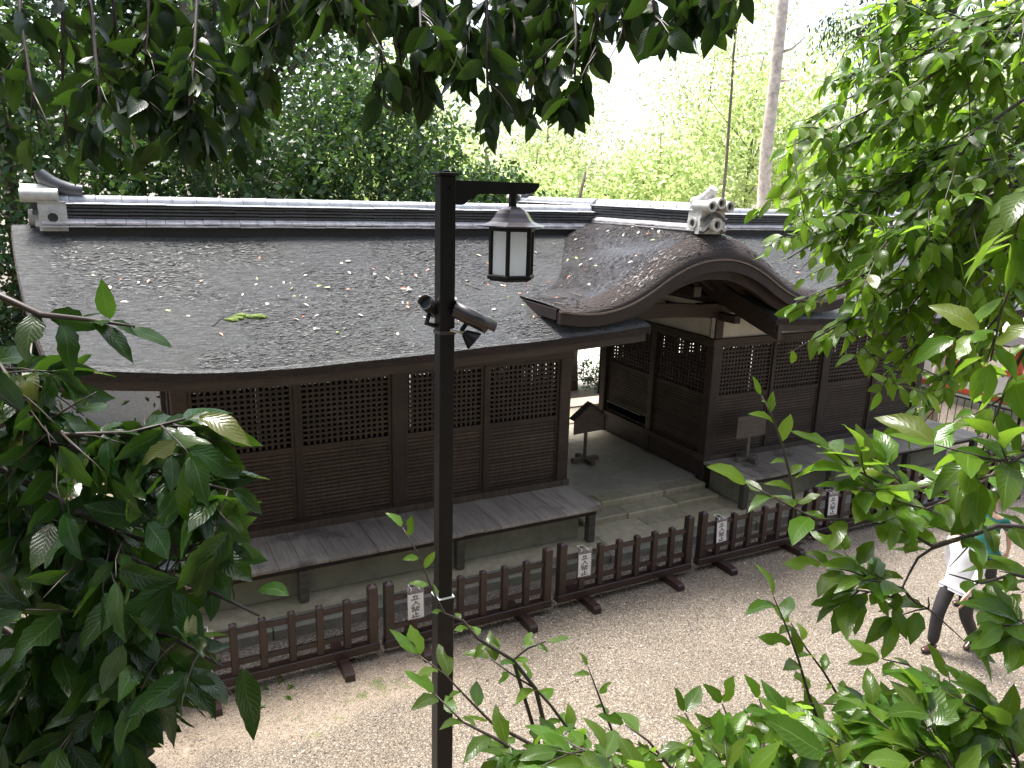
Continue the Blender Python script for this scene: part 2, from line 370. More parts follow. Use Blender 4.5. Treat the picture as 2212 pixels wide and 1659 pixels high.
def struct(o): o['kind'] = 'structure'; return o
def stuff(o): o['kind'] = 'stuff'; return o
def smooth_sharp(o, ang=35):
    o.data.polygons.foreach_set('use_smooth', [True]*len(o.data.polygons))
    bm = bmesh.new(); bm.from_mesh(o.data)
    for e in bm.edges:
        if len(e.link_faces) == 2 and e.calc_face_angle(0) > R(ang): e.smooth = False
    bm.to_mesh(o.data); bm.free(); return o

# ================================================================== SETTING
def sstep(a, b, x):
    t = min(1, max(0, (x-a)/(b-a))); return t*t*(3-2*t)
def zg(x, y):
    s = (x-2.92)*-0.42 + (y-5.0)*-0.907              # distance up the bank towards the camera
    z = 3.7*sstep(0.0, 5.2, s)
    z += 2.2*sstep(20, 34, y)*sstep(14, 2, x) + 5.0*sstep(40, 160, y)
    if z > 0.05: z += 0.05*math.sin(x*1.7)*math.cos(y*1.3)
    return z
def ticks():
    a = list(np.arange(-14, 30, 0.5)); lo = [-14-1.35**k*0.6 for k in range(2, 24)][::-1]; hi = [30+1.35**k*0.6 for k in range(2, 24)]
    return lo+a+hi
gx = [x for x in ticks() if -700 < x < 700]; gy = [y for y in ticks() if -500 < y < 700]
g = MB().grid(len(gx), len(gy), lambda i, j: (gx[i], gy[j], zg(gx[i], gy[j])))
struct(obj('ground', g, 'ground_cover', smooth=True, at=(0,0,0)))

# ------------------------------------------------------------------ the hall
CX = 7.68                                  # axis of the gate passage
YE, YR = 8.40, 11.70                       # eave line, ridge line
EX = [-1.05,-0.66,-0.13,0.53,1.46,2.5,3.66,4.97,6.56]; EZ = [3.56,3.50,3.445,3.395,3.375,3.40,3.446,3.505,3.585]
def zeave(x):
    if x > CX: x = 2*CX - x
    return float(np.interp(x, EX, EZ))
_ex = np.linspace(-1.05, 6.56, 200); _ez = np.interp(_ex, EX, EZ); _k = np.ones(25)/25
_ez = np.convolve(np.pad(_ez, 12, mode='reflect', reflect_type='odd'), _k, 'valid')
def zeave(x):
    if x > CX: x = 2*CX - x
    return float(np.interp(x, _ex, _ez))
def zroof(x, y):
    t = (y-YE)/(YR-YE); t = t if t <= 1 else 2-t
    g = 0.70*t + 0.30*t*t
    e = zeave(x); return e + (4.735-e)*g
hall = thing('shrine_hall', 'long low wooden shrine hall with bark roof and curved gable over its gate passage', 'hall', (CX, 11.7, 0.1))

X0, X1, XL, XRt = -1.05, 2*CX+1.05, 6.48, 8.88
xs = list(np.linspace(X0, XL, 46)) + list(np.linspace(XL, XRt, 14))[1:-1] + list(np.linspace(XRt, X1, 46))
tY = [YE + (YR-YE)*q for q in (0, .012, .04, .09, .15, .22, .3, .4, .5, .6, .7, .8, .9, 1)]
tY2 = tY + [2*YR-y for y in tY[::-1][1:]]
def flare(x, y):
    """the outer roof ends lean out towards the ridge"""
    t = (y-YE)/(YR-YE); t = t if t <= 1 else 2-t
    k = .38*(1-t)**1.5-.10*t
    if x < 3: return x + k*(3-x)/4.05
    if x > 12.36: return x - k*(x-12.36)/4.05
    return x
def roof_top():
    mb = MB(); nv = len(tY2)
    def f(i, j):
        x, y = xs[i], tY2[j]; z = zroof(x, y)
        x = flare(x, y)
        e = min(y-YE, 2*YR-YE-y)
        if e < .05: z -= .03*(1-e/.05)**2                 # softly rounded bark edge
        z += 0.012*math.sin(x*2.3+y)*math.sin(y*3.1+x*.7)
        return (x, y, z)
    def keep(i, j):
        xm = (xs[i]+xs[i+1])/2; ym = (tY2[j]+tY2[j+1])/2
        return not (XL < xm < XRt and not (10.1 < ym < 13.3))
    return mb.grid(len(xs), nv, f, keep)
def edge_strip(xa, xb, n, front, dz0, dz1, dy):
    """vertical band under the eave"""
    X = np.linspace(xa, xb, n)
    yb = YE if front else 2*YR-YE; s = 1 if front else -1
    def f(i, j):
        z = zeave(X[i])-.03
        xx = flare(X[i], YE)
        return [(xx, yb, z-dz0), (xx, yb+s*dy, z-dz1), (xx, yb+s*(dy+.10), z-dz1+.002)][j]
    return MB().grid(n, 3, f)
rt = obj('roof', roof_top(), 'thatch', hall, smooth=True)
for a, b in ((X0, XL), (XRt, X1)):
    for fr in (True, False):
        e = obj('thatch_edge', edge_strip(a, b, 46, fr, 0.0, 0.10, 0.03), 'thatch_edge', rt)
# eave fascia boards and soffits
def swept(xa, xb, n, y0, y1, za, zb):
    X = np.linspace(xa, xb, n); vs = []; fs = []
    for i, x in enumerate(X):
        z = zeave(x); x = flare(x, YE); vs += [(x,y0,z+za),(x,y1,z+za),(x,y1,z+zb),(x,y0,z+zb)]
    for i in range(n-1):
        for j in range(4): fs.append((4*i+j, 4*i+(j+1)%4, 4*i+4+(j+1)%4, 4*i+4+j))
    fs += [(0,1,2,3), tuple(4*(n-1)+k for k in (3,2,1,0))]
    return MB().add(vs, fs)
for a, b in ((X0+.03, XL-.02), (XRt+.02, X1-.03)):
    obj('eave_fascia', swept(a, b, 40, YE+.07, YE+.17, -.235, -.131), 'dark_wood', rt)
    obj('eave_fascia', swept(a, b, 40, 2*YR-YE-.17, 2*YR-YE-.07, -.235, -.131), 'dark_wood', rt)
    mb = MB(); X = np.linspace(a, b, 30)
    mb.grid(30, 9, lambda i, j: (flare(X[i], YE+.1+(2*(YR-YE)-.2)*j/8), YE+.1+(2*(YR-YE)-.2)*j/8, zroof(X[i], YE+.1+(2*(YR-YE)-.2)*j/8)-.16))
    obj('soffit', mb, 'dark_wood', rt)
    for x in np.arange(a+.12, b, .30):          # rafters
        z0 = zeave(x)-.235
        mb = MB(); n = 5; vs = []; fs = []
        for k in range(n):
            y = YE+.2+(10.0-YE-.2)*k/(n-1); z = zroof(x, y)-.165
            vs += [(x-.03,y,z-.075),(x+.03,y,z-.075),(x+.03,y,z),(x-.03,y,z)]
        for k in range(n-1):
            for j in range(4): fs.append((4*k+j, 4*k+(j+1)%4, 4*k+4+(j+1)%4, 4*k+4+j))
        fs += [(0,1,2,3), tuple(4*(n-1)+k for k in (3,2,1,0))]
        obj('rafter', mb.add(vs, fs), 'dark_wood', rt)
# verge boards at the four roof ends
def verge(x0, th, y0, y1, up, dn):
    n = 14; vs = []; fs = []
    for k in range(n):
        y = y0+(y1-y0)*k/(n-1); z = zroof(min(max(x0, X0), X1), y); x = flare(x0, y)
        vs += [(x-th/2,y,z-dn),(x+th/2,y,z-dn),(x+th/2,y,z-up),(x-th/2,y,z-up)]
    for k in range(n-1):
        for j in range(4): fs.append((4*k+j, 4*k+(j+1)%4, 4*k+4+(j+1)%4, 4*k+4+j))
    fs += [(0,1,2,3), tuple(4*(n-1)+k for k in (3,2,1,0))]
    return MB().add(vs, fs)
for x in (X0+.10, X1-.10):
    for y0, y1 in ((YE+.05, YR), (2*YR-YE-.05, YR)): obj('verge_board', verge(x, .07, y0, y1, .10, .27), 'dark_wood', rt)
for x in (X0+.0, X1-.0): 
    for y0, y1 in ((YE+.01, YR), (2*YR-YE-.01, YR)): obj('thatch_edge', verge(x, .03, y0, y1, .012, .13), 'thatch_edge', rt)
for x in (XL-.09, XRt+.09):
    for y0, y1 in ((YE+.02, 10.9), (2*YR-YE-.02, 12.5)): obj('verge_board', verge(x, .08, y0+(.12 if x < CX and y0 < 10 else 0), y1, .13, .27 if x < CX else .37), 'dark_wood', rt)
for x in (XL, XRt):
    for y0, y1 in ((YE+.01, 10.3), (2*YR-YE-.01, 13.1)): obj('thatch_edge', verge(x, .03, y0, y1, .012, .14), 'thatch_edge', rt)
# gable triangles of boards at the far ends
for x in (0.53, 14.83):
    mb = MB(); mb.prism([(10.0,2.9),(13.4,2.9),(13.2,3.95),(11.7,4.5),(10.2,3.95)], 'x', x-.04, x+.04); obj('gable_wall', mb, 'plaster', hall)

# ------------------------------------------------------------------ undulating gate gable (front and back)
KX = [0,.2,.4,.55,.72,.85,.97,1.1,1.2,1.42,1.6,1.75,2.0,2.3,2.5,2.63]
KZ = [4.46,4.45,4.415,4.37,4.30,4.24,4.17,4.09,4.03,3.92,3.85,3.81,3.77,3.775,3.80,3.84]
_kx = np.linspace(0, 2.63, 240); _kz = np.interp(_kx, KX, KZ); _kz = np.convolve(np.pad(_kz, 10, mode='reflect', reflect_type='even'), np.ones(21)/21, 'valid')
def kz(dx): return float(np.interp(abs(dx), _kx, _kz))
def bulge(dx): return 0.05 + 0.32*max(0.0, 1-(abs(dx)/2.45)**2.6)
YK = 8.42
def ktop(dx, t): q = min(1, t/.62); return kz(dx)+.015 + bulge(dx)*math.sqrt(max(0, 1-(1-q)**2))
tk = [0,.004,.015,.035,.07,.12,.19,.28,.39,.51,.62,.9,1.3,1.8,2.4,3.28]
kY = [YK+t for t in tk] + [2*YR-YK-t for t in tk[::-1][1:]]
kT = tk + tk[::-1][1:]
dxs = np.linspace(-2.63, 2.63, 105)
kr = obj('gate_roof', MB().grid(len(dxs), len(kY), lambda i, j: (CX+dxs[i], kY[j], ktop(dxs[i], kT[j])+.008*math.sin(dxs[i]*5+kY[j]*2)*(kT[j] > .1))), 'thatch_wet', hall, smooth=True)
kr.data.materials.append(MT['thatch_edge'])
for p_ in kr.data.polygons:
    yy_ = p_.center.y + origin(kr).y; te = min(yy_-YK, 2*YR-YK-yy_)
    if te < .24: p_.material_index = 1  # brown cut bark of the rim, its shadow also put into the colour
def kband(y0, y1, a, b, m=2.63, n=90):
    """solid band following the gable curve between offsets a (top) and b (bottom)"""
    D = np.linspace(-m, m, n); vs = []; fs = []
    for d in D:
        z = kz(d); vs += [(CX+d,y0,z+b),(CX+d,y1,z+b),(CX+d,y1,z+a),(CX+d,y0,z+a)]
    for k in range(n-1):
        for j in range(4): fs.append((4*k+j, 4*k+(j+1)%4, 4*k+4+(j+1)%4, 4*k+4+j))
    fs += [(0,1,2,3), tuple(4*(n-1)+k for k in (3,2,1,0))]
    return MB().add(vs, fs)
for s in (1, -1):
    def yy(a, b):
        p, q = (YK+a, YK+b) if s == 1 else (2*YR-YK-b, 2*YR-YK-a); return p, q
    obj('bark_lip', kband(*yy(-.010, .06), .014, -.012), 'sign_wood', kr)
    obj('bargeboard', kband(*yy(.01, .10), -.02, -.165), 'red_wood', kr, smooth=False)
    obj('inner_bargeboard', kband(*yy(.16, .24), -.09, -.30, 2.2), 'red_wood', kr)
    for k in range(7): obj('curved_rib', kband(*yy(.42+k*.36, .49+k*.36), -.115, -.21, 1.9, 50), 'dark_wood', kr)
for sx in (-1, 1):      # side edges of the gate roof, running back to the main slopes
    x = CX+sx*2.62; mb = MB(); mb.box(x-.02, x+.02, YK+.11, 9.75, 3.70, 3.845); obj('side_edge', mb, 'red_wood', kr)
    mb = MB(); mb.box(x-.02, x+.02, 2*YR-9.75, 2*YR-YK-.11, 3.70, 3.845); obj('side_edge', mb, 'red_wood', kr)
obj('gate_ceiling', kband(YK+.25, 2*YR-YK-.25, -.08, -.112, 2.55, 80), 'dark_wood', kr)

# ------------------------------------------------------------------ frame: pillars, beams, panels
PX = [0.53, 3.38, 6.14, 9.22, 11.98, 14.83]
YB = 13.37
for x in PX:
    for y in (10.09, YB):
        obj('pillar', MB().bbox(x-.1, x+.1, y-.1, y+.1, 0.14, 2.90, .012), 'dark_wood', hall)
for x in (6.14, 9.22):
    obj('pillar', MB().bbox(x-.075, x+.075, 11.66, 11.81, 0.33, 2.90, .012), 'dark_wood', hall)
nail = MB(); nail.lathe([(.035,0),(.035,.012),(.022,.026),(.0,.03)], 12); nail.xf(Matrix.Rotation(R(90), 4, 'X')); nailm = nail.mesh('nail_cover'); nailm.materials.append(MT['hole_shade_nail'])
for a, b in ((X0+1.48, 6.26), (9.10, 14.95)):
    obj('sill_beam', MB().bbox(a, b, 9.955, 10.17, .685, .795, .01), 'panel_wood', hall)
    obj('head_beam', MB().bbox(a, b, 9.985, 10.16, 2.80, 2.93, .01), 'dark_wood', hall)
    obj('head_beam', MB().bbox(a, b, YB-.09, YB+.09, 2.80, 2.93, .01), 'dark_wood', hall)
    obj('sill_beam', MB().bbox(a, b, YB-.09, YB+.12, .685, .795, .01), 'panel_wood', hall)
    obj('plaster_band', MB().box(a+.03, b-.03, 10.045, 10.13, 2.931, 3.50), 'plaster', hall)
    obj('plaster_band', MB().box(a+.03, b-.03, YB-.04, YB+.04, 2.931, 3.50), 'plaster', hall)
    obj('wall_plate', MB().bbox(a-.35, b+.35, 9.99, 10.17, 3.38, 3.56, .01), 'dark_wood', hall)
for x in PX:
    inst('nail_cover', nailm, hall, (x, 9.955, .74)); 
    obj('strut', MB().bbox(x-.085, x+.085, 10.0, 10.165, 2.932, 3.38, .01), 'dark_wood', hall)
# beams along the passage, brackets and rainbow beam
for x in (6.14, 9.22):
    obj('tie_beam', MB().bbox(x-.07, x+.07, 9.6, YB+.5, 3.26, 3.40, .01), 'dark_wood', hall)
    obj('side_head_beam', MB().bbox(x-.08, x+.08, 10.18, YB-.11, 2.80, 2.93, .01), 'dark_wood', hall)
    obj('side_plaster', MB().box(x-.03, x+.03, 10.17, YB-.1, 2.931, 3.259), 'plaster', hall)
    obj('side_plaster', MB().box(x-.03, x+.03, 10.17, YB-.1, 3.401, 3.66), 'plaster', hall)
    obj('side_sill', MB().bbox(x-.10, x+.10, 10.2, YB-.12, .685, .795, .01), 'panel_wood', hall)
    obj('side_skirt', MB().box(x-.05, x+.05, 10.19, YB-.1, .34, .684), 'dark_wood', hall)
    obj('side_plate', MB().bbox(x-.09, x+.09, 8.75, 2*YR-8.75, 3.52, 3.66, .01), 'dark_wood', hall)
    for y in (10.08, YB):     # bracket arms
        obj('bracket', MB().prism([(x-.32,3.52),(x-.32,3.47),(x-.2,3.41),(x+.2,3.41),(x+.32,3.47),(x+.32,3.52)], 'y', y-.08, y+.08), 'dark_wood', hall)
def arch_beam(y):
    n = 24; vs = []; fs = []
    for k in range(n):
        x = 6.24+(9.12-6.24)*k/(n-1); u = (x-CX)/1.44; zt = 3.50+.10*(1-u*u); zb = 3.30+.06*(1-u*u)
        vs += [(x,y-.08,zb),(x,y+.08,zb),(x,y+.08,zt),(x,y-.08,zt)]
    for k in range(n-1):
        for j in range(4): fs.append((4*k+j, 4*k+(j+1)%4, 4*k+4+(j+1)%4, 4*k+4+j))
    fs += [(0,1,2,3), tuple(4*(n-1)+k for k in (3,2,1,0))]
    return MB().add(vs, fs)
for y in (10.08, 11.7, YB):
    obj('arch_beam', arch_beam(y), 'dark_wood', hall)
    mb = MB(); mb.prism([(CX-.34,3.60),(CX+.34,3.60),(CX+.22,3.74),(CX+.10,3.86),(CX-.10,3.86),(CX-.22,3.74)], 'y', y-.06, y+.06); obj('strut_block', mb, 'dark_wood', hall)
    obj('ridge_purlin', MB().bbox(CX-.07, CX+.07, y-1.2 if y < 12 else y-.6, y+.6 if y < 12 else y+1.2, 3.861, 4.02), 'dark_wood', hall) if y != 11.7 else None

# lattice panels: lower slats on boards, open lattice above
def bar_mesh(w, d, h, nm, mt):
    me = MB().box(-w/2, w/2, -d/2, d/2, -h/2, h/2).mesh(nm); me.materials.append(MT[mt]); return me
PANEL_CACHE = {}
def panel(p0, p1, axis, parent, detailed=True, face=-1, gap=False):
    """wall panel between p0 and p1 along axis x (at y) or y (at x); face = outward side"""
    (a, c), b = p0, p1
    wdt = b-a; z0, zm0, zm1, z1 = .795, 1.80, 1.885, 2.80
    nc = 15; nr = 12; st = .045
    rotz = 0 if axis == 'x' else R(90)
    def W(u, d, z): return (a+u, c+d, z) if axis == 'x' else (c-d, a+u, z)
    fr = MB()
    def B(u0, u1, d0, d1, za, zb):
        x0, y0, _ = W(u0, d0, 0); x1, y1, _ = W(u1, d1, 0); fr.box(min(x0,x1), max(x0,x1), min(y0,y1), max(y0,y1), za, zb)
    d = .03
    B(0, st, -d, d, z0, z1); B(wdt-st, wdt, -d, d, z0, z1)
    B(st, wdt-st, -d+.001, d-.001, zm0, zm1); B(st, wdt-st, -d+.001, d-.001, z1-.045, z1-.001); B(st, wdt-st, -d+.001, d-.001, z0+.001, z0+.04)
    zl = z0+.04 if not gap else z0+.26
    B(st, wdt-st, -.004, .008, zl, zm0)
    if gap: B(st, wdt-st, -.02, .02, zl-.05, zl)
    pn = obj('wall_panel', fr, 'dark_wood', parent)
    bars = []
    cw = (wdt-2*st)/nc; ch = (z1-.045-zm1)/nr
    for k in range(1, nc): bars.append(('v', st+k*cw))
    for k in range(1, nr): bars.append(('h', zm1+k*ch))
    if detailed:
        key = (round(wdt, 3), axis)
        if key not in PANEL_CACHE:
            PANEL_CACHE[key] = (bar_mesh(.034, .024, z1-.045-zm1, 'lattice_bar', 'dark_wood'), bar_mesh(wdt-2*st, .026, .034, 'lattice_bar', 'dark_wood'), bar_mesh(wdt-2*st-.002, .022, .032, 'slat', 'panel_wood'))
        mv, mh, ms = PANEL_CACHE[key]
        for k, q in bars:
            if k == 'v': inst('lattice_bar', mv, pn, W(q, .004, (zm1+z1-.045)/2), (0,0,rotz))
            else: inst('lattice_bar', mh, pn, W(wdt/2, -.003, q), (0,0,rotz))
        n = 17; zz = z0+.045; hgt = (zm0-zz)/n
        for k in range(n):
            if gap and zz+(k+.5)*hgt < zl+.02: continue
            jit = random.uniform(-.002, .002)
            inst('slat', ms, pn, W(wdt/2, face*(.012+jit), zz+(k+.5)*hgt), (0, R(random.uniform(-.12,.12)), rotz))
    else:
        mb = MB(); fr2 = fr; fr = mb
        for k, q in bars:
            if k == 'v': B(q-.018, q+.018, -.012, .012, zm1, z1-.045)
            else: B(st, wdt-st, -.016, .010, q-.018, q+.018)
        obj('lattice', mb, 'dark_wood', pn)
    return pn
for i in (0, 1, 3, 4):
    a, b = PX[i]+.1, PX[i+1]-.1; mid = (a+b)/2
    obj('mid_post', MB().bbox(mid-.035, mid+.035, 10.0, 10.11, .796, 2.80, .006), 'dark_wood', hall)
    panel((a, 10.06), mid-.035, 'x', hall); panel((mid+.035, 10.06), b, 'x', hall)
    panel((a, YB), mid-.035, 'x', hall, False); panel((mid+.035, YB), b, 'x', hall, False)
for x, fc, det in ((6.14, -1, False), (9.22, 1, True)):
    for (a, b) in ((10.19, 11.66), (11.81, YB-.1)):
        panel((a, x), b, 'y', hall, det, fc, gap=(a > 11 and x > 9))
for x in (0.53, 14.83):
    for (a, b) in ((10.19, 11.66), (11.81, YB-.1)): panel((a, x), b, 'y', hall, False)
    obj('pillar', MB().bbox(x-.075, x+.075, 11.66, 11.81, 0.33, 2.90, .012), 'dark_wood', hall)
obj('sliding_bar', MB().bbox(9.085, 9.118, 11.9, 13.1, 1.02, 1.065, .004), 'red_wood', hall)
# inner floor and back partitions keep the inside of each wing dark
for a, b in ((0.55, 6.05), (9.31, 14.80)):
    obj('inner_floor', MB().box(a, b, 10.1, YB-.05, .60, .684), 'dark_wood', hall)

# ------------------------------------------------------------------ verandas
pl = {}
def veranda(xa, xb, tail=None):
    v = obj('veranda', MB().bbox(xa+.06, xb-.06, 9.0, 9.07, .575, .652, .006).box(xa+.06, xb-.06, 9.55, 9.62, .575, .652), 'dark_wood', hall)
    x = xa; k = 0
    while x < xb-.05:
        wd = min(random.choice((.26, .29, .32, .35)), xb-x)
        if xb-(x+wd) < .12: wd = xb-x
        dz = random.uniform(-.003, .003); fy = random.uniform(-.008, .008)
        obj('plank', MB().bbox(x+.002, x+wd-.002, 8.95+fy, 9.953, .655+dz, .70+dz, .004), 'deck_wood', v)
        x += wd
    n = max(2, round((xb-xa)/2.15)); 
    for k in range(n+1):
        px = xa+.14+(xb-xa-.28)*k/n
        obj('veranda_post', MB().bbox(px-.06, px+.06, 8.985, 9.105, .14, .574, .008), 'plinth_wood', v)
    return v
wood('plinth_wood', (0.055, 0.047, 0.033), (0.14, 0.125, 0.09), (3, 3, 20))
veranda(-0.55, 6.24)
rv = veranda(9.08, 15.66)
y = 9.954
while y < 13.3:      # return of the right veranda along the end wall
    wd = random.choice((.26, .3, .34)); obj('plank', MB().bbox(14.94, 15.66, y+.002, y+wd-.002, .655, .70, .004), 'deck_wood', rv); y += wd
for y in (10.9, 12.8): obj('veranda_post', MB().bbox(15.46, 15.58, y-.06, y+.06, .14, .654, .008), 'plinth_wood', rv)
for a, b in ((-0.35, 6.0), (9.30, 14.95)):
    obj('plinth_wall', MB().box(a, b, 9.22, 13.5, .139, .575), 'plinth_plaster', hall)

# ------------------------------------------------------------------ ridges of tiles
RZ = 4.645
def tile_box(l, hw, h, slope=.012, bow=.0):
    """flat ridge tile spanning the ridge: length l along x, half width hw, falling to both sides"""
    return MB().prism([(-hw,0),(hw,0),(hw,h-slope),(hw*.5,h),(-hw*.5,h),(-hw,h-slope)], 'x', -l/2, l/2)
def round_tile(l, r):
    mb = MB(); n = 12; vs = []; fs = []
    prof = [(-l/2, r*.93), (-l/2+.004, r), (l/2-.03, r), (l/2-.026, r*1.06), (l/2, r*1.05)]
    for x, q in prof:
        for k in range(n+1):
            a = math.pi*(k/n)*1.12-.06*math.pi; vs.append((x, -q*math.cos(a), q*math.sin(a)))
    for i in range(len(prof)-1):
        for k in range(n): fs.append((i*(n+1)+k, i*(n+1)+k+1, (i+1)*(n+1)+k+1, (i+1)*(n+1)+k))
    fs += [tuple(range(n+1)), tuple((len(prof)-1)*(n+1)+k for k in range(n, -1, -1))]
    return mb.add(vs, fs)
def ridge(p0, p1, parent, detailed=True, rnd_only=False, z=RZ, hgt=1.0, scale=1.0):
    """tiled ridge from p0 to p1 (x,y)"""
    d = Vector((p1[0]-p0[0], p1[1]-p0[1], 0)); L = d.length; d.normalize(); ang = math.atan2(d.y, d.x)
    rot = (0, 0, ang); mid = (Vector((*p0, 0))+Vector((*p1, 0)))/2
    def strip(nm, mb, mat):
        M = Matrix.Translation((mid.x, mid.y, 0)) @ Matrix.Rotation(ang, 4, 'Z'); return obj(nm, mb.xf(M), mat, parent)
    rb = strip('ridge', MB().box(-L/2, L/2, -.27, .27, z-.10, z+.075), 'ridge_base')
    courses = [('eave_tile', .325, .030, z+.078, .30, 'tile_mid'), ('flat_tile', .30, .085, z+.109, .24, 'tile_mid')]
    for k in range(4): courses.append(('flat_tile', .205-.004*k, .036, z+.190+.044*k, .33, 'tile_dark'))
    courses.append(('flat_tile', .225, .022, z+.360, .36, 'tile_pale'))
    for ci, (nm, hw, h, zz, tl, mat) in enumerate(courses):
        hw *= scale; n = max(1, round(L/tl)); l = L/n
        if detailed:
            me = tile_box(l-.006, hw, h, .014 if h < .06 else .062).mesh(nm); me.materials.append(MT[mat])
            for k in range(n):
                p = Vector((*p0, zz)) + d*(l*(k+.5)) + Vector((0, 0, random.uniform(-.003, .003)))
                inst(nm, me, parent, p, (R(random.uniform(-.6,.6)), R(random.uniform(-.4,.4)), ang))
        else:
            mb = MB()
            for k in range(n):
                t = tile_box(l-.008, hw, h, .014 if h < .06 else .062); t.xf(Matrix.Translation((-L/2+l*(k+.5), 0, zz+random.uniform(-.002,.002)))); mb.add(t.v, t.f)
            stuff(strip(nm+'_course', mb, mat))
            # dark bedding between courses
    strip('bedding', MB().box(-L/2, L/2, -.17*scale, .17*scale, z+.076, z+.375), 'ridge_base')
    n = max(1, round(L/.31)); l = L/n
    me = round_tile(l-.004, .086).mesh('round_tile', smooth=False); me.materials.append(MT['tile_pale'])
    for p_ in me.polygons: p_.use_smooth = len(p_.vertices) == 4
    for k in range(n):
        p = Vector((*p0, z+.388)) + d*(l*(k+.5)); inst('round_tile', me, parent, p + Vector((0,0,random.uniform(-.003,.003))), (0, R(random.uniform(-.5,.5)), ang))
    return rb
ridge((-0.80, YR), (7.50, YR), rt, True)
ridge((16.16, YR), (7.86, YR), rt, False)
ridge((CX, 11.66), (CX, 8.78), kr, True, z=4.76, scale=.8)
ridge((CX, 11.74), (CX, 2*YR-8.78), kr, False, z=4.76, scale=.8)

def ornament(loc, rz, parent, scale=1.0):
    """ridge-end tile: block with side discs, wave plates, three tubes on top and a rising horn behind; faces -y"""
    M = Matrix.Translation(loc) @ Matrix.Rotation(rz, 4, 'Z') @ Matrix.Scale(scale, 4)
    def o(nm, mb, mat, par, sm=False):
        q = obj(nm, mb.xf(M), mat, par); 
        if sm: smooth_sharp(q, 40)
        return q
    base = MB().prism([(-.25,0),(.25,0),(.215,.30),(.235,.33),(-.235,.33),(-.215,.30)], 'y', -.03, .25)
    root = o('ridge_end_tile', base, 'ornament_tile', parent)
    def tubeY(cx, cz, r, y0, y1, ri):
        mb = MB(); n = 20; ring = [(r*.92,y0+.004),(r,y0+.012),(r,y1)]
        prof = [(ri,y0+.06),(ri,y0),(r,y0),(r,y1)]
        for i,(q,yv) in enumerate(prof): mb.v += [(cx+q*math.cos(2*math.pi*k/n), yv, cz+q*math.sin(2*math.pi*k/n)) for k in range(n)]
        for i in range(3): mb.f += [(i*n+k, i*n+(k+1)%n, (i+1)*n+(k+1)%n, (i+1)*n+k) for k in range(n)]
        return mb
    def discY(cx, cz, r, y):
        n = 20; return MB().add([(cx+r*math.cos(2*math.pi*k/n), y, cz+r*math.sin(2*math.pi*k/n)) for k in range(n)], [tuple(range(n))])
    for cx, cz in ((-.165,.390),(0,.435),(.165,.390)):
        tb = o('tube_tile', tubeY(cx, cz, .078, -.19, .18, .050), 'ornament_tile', root, True); o('tube_shade_disc', discY(cx, cz, .050, -.14), 'hole_shade_nail', root)  # dark disc paints the shade inside each tube
    tb = o('tube_tile', tubeY(0, .135, .098, -.14, .02, .056), 'ornament_tile', root, True); o('tube_shade_disc', discY(0, .135, .056, -.08), 'hole_shade_nail', root)
    def wave(z, amp, th, y):   # plate curling down to both sides
        n = 25; vs = []; fs = []
        for k in range(n):
            u = -1+2*k/(n-1); zz = z+amp*math.cos(u*math.pi)*.5+amp*.5
            if abs(u) > .8: zz += (abs(u)-.8)*.12
            x = u*.235; vs += [(x,y,zz-th),(x,y+.06,zz-th),(x,y+.06,zz),(x,y,zz)]
        for k in range(n-1):
            for j in range(4): fs.append((4*k+j, 4*k+(j+1)%4, 4*k+4+(j+1)%4, 4*k+4+j))
        fs += [(0,1,2,3), tuple(4*(n-1)+k for k in (3,2,1,0))]
        return MB().add(vs, fs)
    o('wave_plate', wave(.20, .11, .035, -.085), 'tile_dark', root); o('wave_plate', wave(.075, .13, .05, -.07), 'ornament_tile', root); o('wave_plate', wave(.025, .10, .03, -.06), 'tile_dark', root)
    for s in (-1, 1):        # side discs
        n = 20; x = s*.238
        vs = []; 
        for r_, xx in ((.085,x),(.085,x+s*.022),(.052,x+s*.022),(.052,x+s*.004)):
            vs += [(xx, .11+r_*math.cos(2*math.pi*k/n), .15+r_*math.sin(2*math.pi*k/n)) for k in range(n)]
        mb = MB().add(vs, [(i*n+k, i*n+(k+1)%n, (i+1)*n+(k+1)%n, (i+1)*n+k) for i in range(3) for k in range(n)])
        r1 = o('side_ring', mb, 'ornament_tile', root, True)
        o('ring_shade_disc', MB().add([(x+s*.005, .11+.052*math.cos(2*math.pi*k/n), .15+.052*math.sin(2*math.pi*k/n)) for k in range(n)], [tuple(range(n))]), 'hole_shade_nail', root)
    pts = [(0,.42,.44),(0,.30,.455),(0,.20,.485),(0,.11,.53),(0,.04,.59),(0,.0,.645)]
    hn = MB().tube(pts, [.075,.08,.083,.083,.08,.062], 12); o('horn', hn, 'tile_dark' if rz else 'tile_mid', root, True)
    return root
ornament((CX, 8.72, 4.80), 0, hall)
ornament((CX, 2*YR-8.72, 4.80), math.pi, hall)
ornament((-0.80, YR, 4.67), R(-90), hall, 1.12)
ornament((16.16, YR, 4.67), R(90), hall, 1.08)

